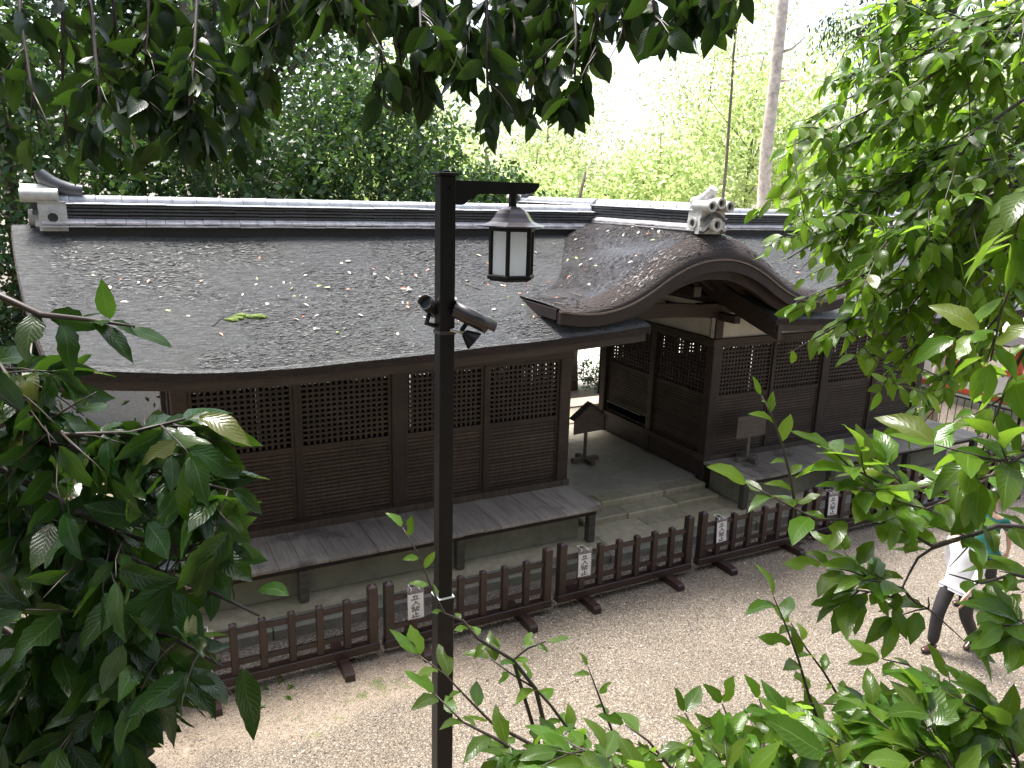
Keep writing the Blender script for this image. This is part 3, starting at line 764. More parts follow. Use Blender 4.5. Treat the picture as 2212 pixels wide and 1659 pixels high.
# ------------------------------------------------------------------ stone platform, steps, passage floor
plat = struct(obj('stone_platform', MB().box(-1.0, 17.2, 8.78, 15.2, -.1, .128), 'stone', at=(7, 11, 0)))
x = -1.0
while x < 17.2:
    L = min(random.uniform(.95, 1.5), 17.2-x); dz = random.uniform(-.012, .01); dy = random.uniform(-.02, .02)
    obj('kerb_block', MB().bbox(x+.004, x+L-.004, 8.50+dy, 8.79, -.06, .138+dz, .015), 'kerb_stone', plat); x += L
x = 6.3
for row, (y0, y1) in enumerate(((8.80, 9.12), (9.13, 9.46))):
    x = 6.28
    while x < 9.08:
        L = min(random.uniform(.7, 1.1), 9.08-x); obj('paving_slab', MB().bbox(x+.004, x+L-.004, y0, y1, .06, .142+random.uniform(-.004,.004), .008), 'stone', plat); x += L
struct(obj('passage_floor', MB().bbox(6.05, 9.30, 10.22, 13.9, .0, .318, .01), 'floor_slab'))
steps = thing('stone_steps', 'two worn pale stone steps leading up into the gate passage', 'steps', (CX, 9.8, .13))
for y0, y1, z1, cuts in ((9.50, 9.86, .225, (6.28, 7.15, 8.20, 9.12)), (9.862, 10.218, .325, (6.30, 6.86, 8.18, 9.12))):
    for a, b in zip(cuts[:-1], cuts[1:]):
        mb = MB().bbox(a+.005, b-.005, y0+random.uniform(-.015,.015), y1, .10, z1+random.uniform(-.006,.006), .022)
        obj('step_stone', mb, 'stone', steps)
back = struct(obj('back_path', MB().box(5.4, 10.4, 15.21, 17.6, -.05, .06), 'floor_slab'))

# ------------------------------------------------------------------ barrier panels with notices
STROKES = [
 [[(.5,.98),(.56,.86)],[(.22,.80),(.80,.83)],[(.34,.72),(.42,.34)],[(.70,.74),(.60,.34)],[(.04,.20),(.96,.25)]],
 [[(.46,.95),(.60,.72),(.76,.40),(.97,.10)],[(.54,.78),(.36,.36),(.04,.06)]],
 [[(.04,.86),(.46,.89)],[(.25,1.0),(.25,.56)],[(.25,.84),(.05,.60)],[(.25,.84),(.45,.64)],[(.54,.88),(.97,.90)],[(.75,1.0),(.75,.56)],[(.75,.84),(.55,.62)],[(.75,.84),(.97,.62)],
  [(.25,.48),(.75,.50)],[(.06,.34),(.94,.37)],[(.5,.34),(.5,.03),(.41,.08)],[(.30,.26),(.14,.08)],[(.68,.26),(.86,.10)]],
 [[(.52,.96),(.52,.14)],[(.52,.62),(.82,.64)],[(.22,.62),(.22,.14)],[(.04,.12),(.97,.17)]]]
def brush(strokes, ox, oy, w, h, bw, slant=.12):
    """flat brush strokes in the xz plane"""
    mb = MB()
    for st in strokes:
        pts = [Vector((ox+(x+slant*(y-.5)*-.3)*w, oy+y*h)) for x, y in st]
        pts = [pts[0]] + [p for a, b in zip(pts[:-1], pts[1:]) for p in ((a+b)/2, b)]
        n = len(pts); vs = []
        for i, p in enumerate(pts):
            d = (pts[min(i+1,n-1)]-pts[max(i-1,0)]).normalized(); nn = Vector((-d.y, d.x)); k = bw*(.65 if i == n-1 else 1.15 if i == 0 else 1.0)
            for q in (p+nn*k, p-nn*k): vs.append((q.x, 0, q.y))
        mb.add(vs, [(2*i, 2*i+1, 2*i+3, 2*i+2) for i in range(n-1)])
    return mb
PL = 2.25
def part_mesh(nm, mb, mat):
    me = mb.mesh(nm); me.materials.append(MT[mat]); return me
def post_mb(w, z0, z1):
    mb = MB().bbox(-w/2, w/2, -w/2, w/2, z0, z1, .005); c = .012
    mb.add([(-w/2+c,-w/2+c,z1),(w/2-c,-w/2+c,z1),(w/2-c,w/2-c,z1),(-w/2+c,w/2-c,z1),(0,0,z1+w*.30)], [(0,1,4),(1,2,4),(2,3,4),(3,0,4)]); return mb
F_end = part_mesh('end_post', post_mb(.105, .20, .905), 'fence_wood')
F_pick = part_mesh('picket', post_mb(.078, .205, .79), 'fence_wood')
F_base = part_mesh('base_rail', MB().bbox(-PL/2, PL/2, -.06, .06, .095, .20, .008), 'fence_wood')
F_rail = part_mesh('rail', MB().bbox(-PL/2+.05, PL/2-.05, -.018, .018, -.03, .03, .003), 'fence_wood')
F_foot = part_mesh('foot', MB().prism([(-.36,-.02),(.36,-.02),(.36,.075),(.335,.10),(-.335,.10),(-.36,.075)], 'x', -.055, .055), 'fence_wood')
FG = 'barrier panels along the hall'
def barrier(x0, y, rz, label, sign=True, slabel=None):
    t = thing('barrier_panel', label, 'barrier', (x0+PL/2, y, 0), FG); t.rotation_euler = (0, 0, rz)
    def put(nm, me, lx, ly=0, lz=0, rot=None):
        o = bpy.data.objects.new(nm, me); C.objects.link(o); o.parent = t; o.location = (lx, ly, lz)
        if rot: o.rotation_euler = rot
    put('base_rail', F_base, 0)
    for s in (-1, 1):
        put('end_post', F_end, s*(PL/2-.065)); put('foot', F_foot, s*(PL/2-.43))
    sp = (PL-.13)/7
    for k in range(6): put('picket', F_pick, -PL/2+.065+sp*(k+1), 0, 0, (0, R(random.uniform(-.5,.5)), 0))
    for z in (.335, .70): put('rail', F_rail, 0, 0, z)
    if not sign: return t
    # notice hung on the first picket
    lx = -PL/2+.065+sp; c, s_ = math.cos(rz), math.sin(rz)
    bx, by = x0+PL/2+lx*c+.09*s_, y+lx*s_-.09*c
    n = thing('notice', slabel, 'notice', (bx, by, .43), 'notices hung on the barriers'); n.rotation_euler = (R(-4), R(random.uniform(-2.5, 2.5)), rz+R(random.uniform(-4, 4)))
    def sub(nm, mb, mat):
        o = bpy.data.objects.new(nm, part_mesh(nm, mb, mat)); C.objects.link(o); o.parent = n; return o
    sub('paper', MB().add([(-.095,-.001,0),(.095,-.001,0),(.095,-.001,.305),(-.095,-.001,.305)], [(0,1,2,3)]), 'paper')
    sub('plastic_sleeve', MB().box(-.105, .105, -.0045, -.0035, -.01, .395), 'clear_plastic')
    tx = MB()
    for i in range(4):
        b_ = brush(STROKES[i], -.058, .222-.071*i, .112, .068, .0085); tx.add(b_.v, b_.f)
    tx.xf(Matrix.Translation((0, -.0022, 0))); sub('lettering', tx, 'ink')
    sub('string', MB().tube([(-.06,-.006,.350),(-.045,-.004,.366),(-.046,.04,.37),(-.046,.13,.375),(.046,.13,.375),(.046,.04,.37),(.045,-.004,.366),(.06,-.006,.348)], .0035, 5), 'string')
    return t
FL = [(-2.28, 7.70, .4, 'dark brown picket barrier half hidden by the drooping chestnut-like branch', False, ''),
      (0.08, 7.71, -.3, 'dark brown picket barrier beside the bare earth strip with moss', True, 'white notice tied to the barrier beside the bare earth strip'),
      (2.39, 7.70, .5, 'dark brown picket barrier directly behind the black lamp post', True, 'white notice tied to the barrier behind the lamp post'),
      (4.75, 7.76, .7, 'dark brown picket barrier in front of the veranda corner and stone steps', True, 'white notice tied to the barrier in front of the veranda corner'),
      (7.15, 7.81, .2, 'dark brown picket barrier in front of the veranda with the wooden signboard', True, 'white notice tied to the barrier before the veranda with the signboard'),
      (9.50, 7.84, -.3, 'dark brown picket barrier behind the big leafy bough, next to the signboard veranda', True, 'white notice on the barrier half hidden by the big leafy bough'),
      (11.86, 7.86, .5, 'dark brown picket barrier near the end of the long veranda', True, 'white notice on the barrier near the end of the long veranda'),
      (14.20, 7.88, .2, 'dark brown picket barrier beyond the end of the long veranda', False, '')]
for x0, y, rz, lb, sg, sl in FL: barrier(x0, y, R(rz), lb, sg, sl)

# ------------------------------------------------------------------ lamp post
LX, LY = 2.02, 4.96
lz = zg(LX, LY)-.05
lamp = thing('lamp_post', 'tall square black lamp post with carved arm and hanging lantern', 'lamp post', (LX, LY, lz))
obj('post', MB().bbox(LX-.056, LX+.056, LY-.056, LY+.056, 2.20, 5.40, .006), 'black_metal', lamp)
obj('lower_post', MB().bbox(LX-.067, LX+.067, LY-.067, LY+.067, lz, 2.265, .006), 'post_lower', lamp)
obj('collar', MB().bbox(LX-.070, LX+.070, LY-.070, LY+.070, 2.266, 2.276, .002), 'white_caulk', lamp)
obj('post_cap', MB().bbox(LX-.072, LX+.072, LY-.072, LY+.072, 5.401, 5.422, .004).bbox(LX-.02, LX+.03, LY-.02, LY+.02, 5.422, 5.438), 'black_metal', lamp)
DZ = 0.0
arm = [(LX+.057,5.372),(LX+.708,5.372),(LX+.710,5.345),(LX+.68,5.315),(LX+.63,5.297),(LX+.57,5.290),(LX+.255,5.286),(LX+.22,5.277),(LX+.205,5.256),(LX+.175,5.248),(LX+.152,5.240),(LX+.138,5.218),(LX+.11,5.210),(LX+.057,5.210)]
obj('arm', MB().prism(arm[::-1], 'y', LY-.03, LY+.03), 'black_metal', lamp)
obj('bolt', MB().tube([(LX+.018, LY-.075, 5.325), (LX+.018, LY-.05, 5.325)], .014, 8), 'black_metal', lamp)
QX = LX+.515
obj('hanger', MB().tube([(QX, LY, 5.292), (QX, LY, 5.19)], .030, 12), 'black_metal', lamp)
hood = [(.03,5.208),(.062,5.203),(.098,5.185),(.124,5.158),(.143,5.128),(.168,5.100),(.215,5.083),(.262,5.074),(.264,5.066),(.17,5.060)]
PH = R(-90)+R(24); r0 = .157
hd = obj('hood', MB().lathe(hood[::-1], 6, QX, LY, PH), 'camera_metal', lamp)
lant = MB()
for k in range(6):
    a = PH+2*math.pi*k/6; cx, cy = QX+r0*math.cos(a), LY+r0*math.sin(a)
    lant.lathe([(.017,4.722),(.017,5.06)], 6, cx, cy, a)
obj('lantern_frame', lant, 'black_metal', lamp)
obj('lantern_base', MB().lathe([(.176,4.728),(.182,4.722),(.182,4.700),(.166,4.694),(.157,4.684),(.02,4.68)][::-1], 6, QX, LY, PH), 'black_metal', lamp)
obj('lantern_rim', MB().lathe([(.142,5.061),(.176,5.061),(.176,5.036),(.142,5.036),(.142,5.061)], 6, QX, LY, PH, cap=False), 'black_metal', lamp)
for k in range(6):
    a0, a1 = PH+2*math.pi*k/6, PH+2*math.pi*(k+1)/6; rr = r0-.012
    p, q = Vector((QX+rr*math.cos(a0), LY+rr*math.sin(a0))), Vector((QX+rr*math.cos(a1), LY+rr*math.sin(a1)))
    mb = MB().add([(p.x,p.y,4.729),(q.x,q.y,4.729),(q.x,q.y,5.036),(p.x,p.y,5.036)], [(0,1,2,3)]); obj('pane', mb, 'opal_glass', lamp)
obj('lamp_bulb', MB().lathe([(.0,4.97),(.02,4.95),(.03,4.89),(.02,4.83),(.0,4.81)], 10, QX, LY), 'white_wall', lamp)

# ------------------------------------------------------------------ surveillance camera and lights clamped to the post
def along(p, q, prof, n=18):
    """surface of revolution about the axis p->q; prof = [(t, radius)]"""
    p, q = Vector(p), Vector(q); d = (q-p); a = d.normalized().cross(Vector((0,0,1))).normalized(); b = a.cross(d.normalized())
    vs = [p+d*t+(a*math.cos(2*math.pi*k/n)+b*math.sin(2*math.pi*k/n))*r for t, r in prof for k in range(n)]
    m_ = len(prof); return MB().add(vs, [(i*n+k, i*n+(k+1)%n, (i+1)*n+(k+1)%n, (i+1)*n+k) for i in range(m_-1) for k in range(n)])
def sec(label, p, q, r, clamp, lensdir=True):
    t = thing('surveillance_camera', label, 'camera', clamp, 'cameras on the lamp post')
    o = obj('housing', along(p, q, [(0,.0),(0,r*.92),(.02,r),(.96,r),(.96,r*.86),(.90,r*.84),(.90,.0)]), 'camera_metal', t); smooth_sharp(o)
    P, Q = Vector(p), Vector(q); D = Q-P; up = Vector((0,0,1)); b = (up-D.normalized()*up.dot(D.normalized())).normalized(); a = D.normalized().cross(b)
    n = 10; vs = []                              # sunshield over the upper half
    for tt in (-.05, 1.12):
        for k in range(n+1):
            an = math.pi*(-.05+1.1*k/n); vs.append(P+D*tt+(a*math.cos(an)+b*math.sin(an))*(r+.008))
    mb = MB().add(vs, [(k, k+1, n+2+k, n+1+k) for k in range(n)]); s_ = obj('sunshield', mb, 'camera_metal', t, smooth=True)
    md = s_.modifiers.new('thick', 'SOLIDIFY'); md.thickness = .003
    o = obj('lens_glass', along(P+D*.905, P+D*.91, [(0,.0),(0,r*.8),(1,r*.8),(1,0)]), 'lens_glass', t)
    obj('bracket', MB().tube([P+D*.45-b*r*.9, P+D*.42-b*(r+.07), Vector(clamp)+Vector((0,0,.0))], [.016,.02,.016], 8), 'black_metal', t)
    return t, a, b
def at(x, y, dY): return onY(x, y, LY+dY)
sec('dark bullet camera with sunshield angled down towards the court', at(980, 668, -.06), at(1056, 707, -.12), .054, (LX+.06, LY-.05, at(985, 712, -.05).z))
t, _, _ = sec('dark bullet camera on the far side of the lamp post showing its glass front', at(940, 674, .10), at(919, 654, .02), .047, (LX-.06, LY+.02, at(935, 705, 0).z))
fl = thing('infrared_lamp', 'small black cone shaped lamp below the bullet camera on the post', 'lamp', at(990, 716, -.05))
p, q = at(1003, 718, -.08), at(1026, 738, -.12)
smooth_sharp(obj('lamp_head', along(p, q, [(0,.0),(0,.026),(.25,.04),(.8,.068),(1,.072),(1,.062),(.93,.06)]), 'black_metal', fl))
obj('lamp_lens', along(p.lerp(q,.93), p.lerp(q,.95), [(0,0),(0,.061),(1,.061),(1,0)]), 'lens_glass', fl)
obj('lamp_arm', MB().tube([at(972, 712, -.065), at(992, 717, -.08), p], [.014,.014,.016], 8), 'silver', fl)
obj('clamp_band', MB().box(LX-.062, LX+.062, LY-.062, LY+.062, at(962, 716, 0).z-.012, at(962, 716, 0).z+.012), 'camera_metal', fl)

# ------------------------------------------------------------------ wooden signboards
def cross_base(t, x, y, z, L, w, h):
    obj('base_bar', MB().prism([(-L,0),(-L*.72,.0),(-L*.6,h*.25),(L*.6,h*.25),(L*.72,0),(L,0),(L,h*.8),(L-.02,h),(-L+.02,h),(-L,h*.8)], 'y', -w/2, w/2).xf(Matrix.Translation((x,y,z))), 'sign_wood', t)
    obj('base_bar', MB().prism([(-L,0),(-L*.72,.0),(-L*.6,h*.22),(L*.6,h*.22),(L*.72,0),(L,0),(L,h*.75),(L-.02,h*.95),(-L+.02,h*.95),(-L,h*.75)], 'x', -w/2, w/2).xf(Matrix.Translation((x,y,z))), 'sign_wood', t)
def writing(x0, x1, z0, z1, y, cols, rows, bw, title=True):
    mb = MB(); rr = random.Random(5); cw = (x1-x0)/cols
    for c in range(cols):
        if title and c == cols-1: n, k = 4, 1.6
        else: n, k = rr.randint(int(rows*.6), rows), 1.0
        h = (z1-z0)/(4.6 if k > 1 else rows)
        for r_ in range(n):
            for _ in range(5 if k > 1 else 3):
                a = (rr.random(), rr.random()); b_ = (min(1,max(0,a[0]+rr.uniform(-.6,.6))), min(1,max(0,a[1]+rr.choice((0, rr.uniform(-.6,.6))))))
                q = brush([[a, b_]], x0+cw*(c+.12), z1-h*(r_+1), cw*.76, h*.8, bw*k); mb.add(q.v, q.f)
    return mb.xf(Matrix.Translation((0, y, 0)))
sx, sy = 7.72, 11.72
s1 = thing('roofed_signboard', 'wooden signboard with a small gabled top on the passage floor', 'signboard', (sx, sy, .32))
cross_base(s1, sx-.02, sy, .319, .29, .085, .085)
obj('post', MB().bbox(sx-.055, sx-.005, sy-.03, sy+.03, .40, .98), 'sign_wood', s1)
obj('board', MB().prism([(sx-.33,.90),(sx+.33,.93),(sx+.33,1.235),(sx,1.475),(sx-.33,1.215)], 'y', sy-.055, sy-.031), 'sign_wood', s1)
for s in (-1, 1):
    a, b = Vector((sx, 1.478)), Vector((sx+s*.38, 1.478-.38*.76)); nn = Vector((s*.6, .8))
    obj('roof_board', MB().prism([(a.x,a.y),(b.x,b.y),(b.x+nn.x*.022,b.y+nn.y*.022),(a.x,a.y+.03)] if s == 1 else [(a.x,a.y),(a.x,a.y+.03),(b.x+nn.x*.022,b.y+nn.y*.022),(b.x,b.y)], 'y', sy-.12, sy+.05), 'dark_wood', s1)
obj('lettering', writing(sx-.2, sx+.28, .97, 1.28, sy-.0565, 4, 6, .005, True), 'faded_ink', s1)
sx, sy = 9.86, 9.70
s2 = thing('signboard', 'plain rectangular wooden signboard on a cross foot standing on the veranda', 'signboard', (sx, sy, .70))
cross_base(s2, sx, sy, .704, .25, .085, .08)
obj('post', MB().bbox(sx-.03, sx+.03, sy-.02, sy+.03, .77, 1.50), 'sign_wood', s2)
obj('board', MB().bbox(sx-.34, sx+.34, sy-.045, sy-.021, 1.165, 1.565, .004), 'sign_wood', s2)
obj('lettering', writing(sx-.29, sx+.31, 1.20, 1.52, sy-.0465, 11, 12, .0028), 'faded_ink', s2)
# low table outside the back of the passage
tb = thing('wooden_table', 'low grey wooden table just behind the roofed signboard', 'table', (9.2, 14.4, .13))
obj('table_top', MB().bbox(8.55, 10.0, 14.12, 14.72, .615, .66), 'deck_wood', tb)
for x in (8.65, 9.9):
    for y in (14.2, 14.64): obj('leg', MB().bbox(x-.035, x+.035, y-.035, y+.035, .128, .614), 'red_wood', tb)

# ================================================================== PLANTS
def quads(P, Dv, Nv, L, Wd):
    """n leaf rhombs: base points P, directions Dv, normals Nv, lengths L, widths Wd (numpy)"""
    Dv = Dv/np.linalg.norm(Dv, axis=1, keepdims=True); S = np.cross(Dv, Nv); S /= np.maximum(np.linalg.norm(S, axis=1, keepdims=True), 1e-6)
    L = L[:,None]; Wd = Wd[:,None]; n = len(P); V = np.empty((n, 4, 3))
    V[:,0] = P; V[:,1] = P+Dv*L*.5+S*Wd*.5; V[:,2] = P+Dv*L; V[:,3] = P+Dv*L*.5-S*Wd*.5
    V[:,2,2] -= (L*.12)[:,0]
    return V.reshape(-1, 3)
def quad_mesh(name, V, mat):
    n = len(V)//4; me = bpy.data.meshes.new(name); me.vertices.add(4*n); me.vertices.foreach_set('co', V.ravel()); me.loops.add(4*n); me.loops.foreach_set('vertex_index', np.arange(4*n))
    me.polygons.add(n); me.polygons.foreach_set('loop_start', np.arange(0, 4*n, 4)); me.polygons.foreach_set('loop_total', np.full(n, 4)); me.update(calc_edges=True); me.validate(); me.materials.append(MT[mat]); return me
def crown(c, rad, n, L, wr, seed, clump=.16, shell=.45, upb=.5, dirb=(0,0,0), flat=1.0, per=45):
    g = np.random.default_rng(seed); nc = max(8, n//per)
    u = g.normal(size=(nc, 3)); u /= np.linalg.norm(u, axis=1, keepdims=True); r = g.uniform(shell**3, 1, nc)**(1/3)
    r *= 1+.18*np.sin(u[:,0]*5+seed)*np.cos(u[:,2]*4+seed*2)
    cc = np.array(c)+u*r[:,None]*np.array(rad); k = g.integers(0, nc, n); cs = clump*np.mean(rad)*g.uniform(.6, 1.5, nc)
    P = cc[k]+g.normal(size=(n, 3))*cs[k][:,None]*np.array((1,1,flat))
    Nv = g.normal(size=(n, 3))*.8+np.array((0,0,upb)); Nv /= np.linalg.norm(Nv, axis=1, keepdims=True)
    Dv = g.normal(size=(n, 3))+np.array(dirb); Dv -= Nv*(Dv*Nv).sum(1, keepdims=True)*.8
    Lv = L*g.uniform(.6, 1.35, n); return quads(P, Dv, Nv, Lv, Lv*wr), cc
def leaf_template(nr=7, wr=0.40, fold=0.16, curl=0.10, serr=0.0, tip=1.25, bite=None, seed=0):
    """leaf along +y (0..1), normal +z; returns verts, faces, uvs"""
    rr = random.Random(seed); V = []; F = []; U = []
    for i in range(nr+1):
        t = i/nr; wv = wr*.5*(math.sin(math.pi*t**.86)**.85 if 0 < t < 1 else 0)*(1 if t < .55 else (1-(t-.55)/.45*.12))
        if 0 < i < nr: wv *= 1+serr*(1 if i % 2 else -1)+rr.uniform(-.06,.06)
        z = -curl*t*t; bend = .03*math.sin(t*5+seed)
        for sgn in (-1, 0, 1):
            ww = wv
            if bite and sgn == bite[0] and abs(t-bite[1]) < .13: ww *= .4
            V.append((sgn*ww+bend, t, z+abs(sgn)*fold*wv+.012*math.sin(9*t+sgn*2+seed))); U.append((.5+sgn*.5, t))
    for i in range(nr):
        for k in (0, 1):
            a = 3*i+k; F.append((a, a+1, a+4, a+3))
    # petiole
    return np.array(V), F, np.array(U)
LT = {'oak': [leaf_template(6, .46, .08+.10*k, .05+.12*k, 0, seed=k) for k in range(4)] + [leaf_template(6, .44, .2, .2, 0, bite=(1,.5), seed=9)],
      'chestnut': [leaf_template(9, .42, .06+.10*k, .04+.12*k, .05, seed=20+k) for k in range(4)] + [leaf_template(9, .42, .12, .2, .05, bite=(-1,.7), seed=29)],
      'fresh': [leaf_template(6, .50, .08+.12*k, .06+.14*k, .02, seed=40+k) for k in range(4)],
      'shrub': [leaf_template(7, .46, .10+.12*k, .05+.15*k, .05, seed=60+k) for k in range(4)] + [leaf_template(7, .46, .2, .25, .05, bite=(1,.6), seed=69), leaf_template(7, .48, .1, .1, .05, bite=(-1,.35), seed=70)]}
LMESH = {}
def leaf_mesh(kind, v, mat):
    key = (kind, v, mat)
    if key not in LMESH:
        V, F, U = LT[kind][v]; me = bpy.data.meshes.new('leaf'); me.from_pydata([tuple(p) for p in V], [], F)
        uvl = me.uv_layers.new(name='UVMap'); idx = np.empty(len(me.loops), int); me.loops.foreach_get('vertex_index', idx)
        uvl.data.foreach_set('uv', U[idx].ravel()); me.polygons.foreach_set('use_smooth', [True]*len(me.polygons)); me.materials.append(MT[mat]); LMESH[key] = me
    return LMESH[key]
def leaf_matrix(base, tip, nrm):
    y = (tip-base); L = y.length; y = y/L; z = nrm - y*nrm.dot(y)
    if z.length < 1e-4: z = y.orthogonal()
    z.normalize(); x = y.cross(z); M = Matrix.Identity(4)
    for i in range(3): M[i][0] = x[i]*L; M[i][1] = y[i]*L; M[i][2] = z[i]*L; M[i][3] = base[i]
    return M
class Plant:
    def __init__(s, name, label, cat, loc, kind, mat, poly=None, maxobj=300, group=None, mat2=None):
        s.t = thing(name, label, cat, loc, group); s.loc = Vector(loc); s.gap = -2; s.gapf = 5.0; s.holes = []; s.kind = kind; s.mat = mat; s.mat2 = mat2; s.poly = poly; s.leaves = []; s.twl = []; s.maxobj = maxobj; s.limbs = []
    def limb(s, pts, r0, r1, n=8, name='limb', mat='twig'):
        k = len(pts); o = obj(name, MB().tube(pts, [r0+(r1-r0)*i/(k-1) for i in range(k)], n), mat, s.t, smooth=True); return pts
    def leaf(s, base, tip, nrm, force=False):
        if s.poly and not force:
            bx, by, bd = pix(base); tx, ty, td = pix(tip)
            if bd < .35 or td < .35: return False
            inside = -20 < tx < 2232 and -20 < ty < 1680
            if inside and not any(inpoly(bx*.7+tx*.3, by*.7+ty*.3, P) for P in s.poly): return False
        if not force and s.holes:
            ux, uy, _ = pix((base+tip)/2); vx, vy, _ = pix(tip)
            if any(inpoly(ux, uy, P) or inpoly(vx, vy, P) for P in s.holes): return False
        if not force and noise_.noise(Vector(base)*s.gapf) < s.gap: return False
        s.leaves.append((base, tip, nrm)); return True
    def spray(s, pts, spacing, L, ang=50, droop=.25, hang=0.0, jit=.25, up=(0,0,1), r=.003, start=.1, stem=True, face=.0, terminal=True, green=False):
        """leafy twig along pts with alternate leaves"""
        pts = [Vector(p) for p in pts]
        if stem: s.twl.append(MB().tube(pts, [r*(1-.6*i/(len(pts)-1)) for i in range(len(pts))], 5))
        cum = [0]
        for a, b in zip(pts[:-1], pts[1:]): cum.append(cum[-1]+(b-a).length)
        tot = cum[-1]; q = start*tot; side = random.choice((-1, 1)); n = 0
        upv = Vector(up)
        while q < tot:
            i = max(k for k in range(len(pts)-1) if cum[k] <= q); f = (q-cum[i])/(cum[i+1]-cum[i]); p = pts[i].lerp(pts[i+1], f); d = (pts[i+1]-pts[i]).normalized()
            side = -side; q += spacing*random.uniform(.6, 1.4)
            s._leaf(p, d, side, L*random.choice((.55,.75,.9,1.0,1.1,1.2))*random.uniform(.9, 1.1), ang, droop, hang, jit, upv, face); n += 1
        if terminal: s._leaf(pts[-1], (pts[-1]-pts[-2]).normalized(), 0, L*random.uniform(.8, 1.1), ang, droop, hang, jit, upv, face)
    def _leaf(s, p, d, side, L, ang, droop, hang, jit, upv, face):
        J = Vector((random.gauss(0,jit), random.gauss(0,jit), random.gauss(0,jit)))
        n = (upv + J*1.2 + (EYE-p).normalized()*face).normalized()
        sd = n.cross(d)
        if sd.length < .1: sd = d.orthogonal()
        sd.normalize(); a = R(ang*random.uniform(.7, 1.25))
        v = d*math.cos(a) + sd*math.sin(a)*side if side else d.copy()
        v = v + Vector((0,0,-droop)) + J*.6
        if hang: v = v*(1-hang) + Vector((random.gauss(0,.45), random.gauss(0,.45), -1))*hang
        v.normalize()
        if hang: n = ((EYE-p).normalized()*.6 + Vector((random.gauss(0,.7), random.gauss(0,.7), random.gauss(0,.3))) + n*.3).normalized()
        b = p + v*(L*.06); s.leaf(b, b+v*L, n)
    def twigs(s, pts, n, tl, L, per, ang=50, droop=.25, hang=0.0, jit=.3, up=(0,0,1), t0=.1, face=.0, grav=.35, spread=1.0, r=.003):
        """side twigs off a limb"""
        pts = [Vector(p) for p in pts]
        for _ in range(n):
            f = random.uniform(t0, 1)*(len(pts)-1); i = min(int(f), len(pts)-2); p = pts[i].lerp(pts[i+1], f-i); d = (pts[i+1]-pts[i]).normalized()
            v = (d*.7 + Vector((random.gauss(0,1), random.gauss(0,1), random.gauss(0,.7)))*spread*.55).normalized()
            l = tl*random.uniform(.5, 1.3); q = [p]
            for k in range(3):
                v = (v + Vector((random.gauss(0,.12), random.gauss(0,.12), -grav/3))).normalized(); q.append(q[-1]+v*(l/3))
            if s.poly:
                x, y, dd = pix(q[-1]); inside = -40 < x < 2252 and -40 < y < 1700
                if dd < .4 or (inside and not any(inpoly(x, y, P) for P in s.poly)): continue
            s.spray(q, l/per, L, ang, droop, hang, jit, up, r, .05, True, face)
    def finish(s):
        if len(s.twl) <= 60:
            for q in s.twl: obj('twig', q, 'twig', s.t, smooth=True)
        else:
            mb = MB()
            for q in s.twl: mb.add(q.v, q.f)
            stuff(obj('twigs', mb, 'twig', s.t, smooth=True))
        def size(l):
            x, y, d = pix((l[0]+l[1])/2); vis = -60 < x < 2272 and -60 < y < 1720 and d > 0
            return ((l[1]-l[0]).length/max(d, .1) if vis else -1)
        ls = sorted(s.leaves, key=size, reverse=True); nv = len(LT[s.kind])
        for base, tip, nrm in ls[:s.maxobj]:
            me = leaf_mesh(s.kind, random.randrange(nv), s.mat); o = bpy.data.objects.new('leaf', me); C.objects.link(o); o.parent = s.t
            o.matrix_local = Matrix.Translation(-s.loc) @ leaf_matrix(base, tip, nrm)
        rest = ls[s.maxobj:]
        if rest: stuff(join_leaves('leaves', rest, s.kind, s.mat, s.t))
        return len(ls)
def join_leaves(name, specs, kind, mat, parent):
    VV = []; FF = []; UU = []; o = 0; base0 = origin(parent)
    for i, (b, t, n) in enumerate(specs):
        V, F, U = LT[kind][i % len(LT[kind])]; M = np.array(leaf_matrix(b, t, n)); VV.append(V @ M[:3,:3].T + M[:3,3] - np.array(base0)); FF += [tuple(k+o for k in f) for f in F]; UU.append(U); o += len(V)
    VV = np.concatenate(VV); UU = np.concatenate(UU)
    me = bpy.data.meshes.new(name); me.from_pydata(VV.tolist(), [], FF); uvl = me.uv_layers.new(name='UVMap'); idx = np.empty(len(me.loops), int); me.loops.foreach_get('vertex_index', idx)
    uvl.data.foreach_set('uv', UU[idx].ravel()); me.polygons.foreach_set('use_smooth', [True]*len(me.polygons)); me.materials.append(MT[mat])
    q = bpy.data.objects.new(name, me); C.objects.link(q); q.parent = parent; return q
def D(*p): return [pt(x, y, d) for x, y, d in p]

# ---- A: evergreen oak leaning over the terrace, boughs hanging in front of the sky
polyA = [[(-30,-30),(640,-30),(640,60),(600,130),(620,215),(565,240),(545,320),(490,350),(460,410),(425,350),(380,355),(330,320),(285,395),(240,350),(200,330),(150,355),(100,290),(60,335),(-30,345)],
         [(600,-30),(790,-30),(800,70),(720,60),(640,40)],
         [(770,-30),(1640,-30),(1560,70),(1440,95),(1330,110),(1290,170),(1280,235),(1230,260),(1180,225),(1150,265),(1060,300),(1030,255),(1000,180),(940,150),(925,245),(860,235),(790,240),(800,190),(860,120)]]
ax, ay = -2.6, 1.2
A = Plant('oak_tree', 'dark evergreen oak whose drooping leafy boughs frame the sky above the roof', 'tree', (ax, ay, zg(ax, ay)-.1), 'oak', 'leaf_oak', polyA)
A.gap = -.26; A.gapf = 5.5
A.limb([(ax, ay, zg(ax,ay)-.1), (ax+.1, ay+.1, 5.4), (ax+.3, ay+.25, 7.2), (ax+.7, ay+.5, 8.6)], .22, .10, 12, 'trunk', 'bark')
topl = [Vector((ax+.3, ay+.25, 7.2))] + D((-500,-330,2.9),(-100,-300,2.7),(350,-260,2.6),(800,-280,2.6),(1250,-260,2.7),(1650,-220,2.9))
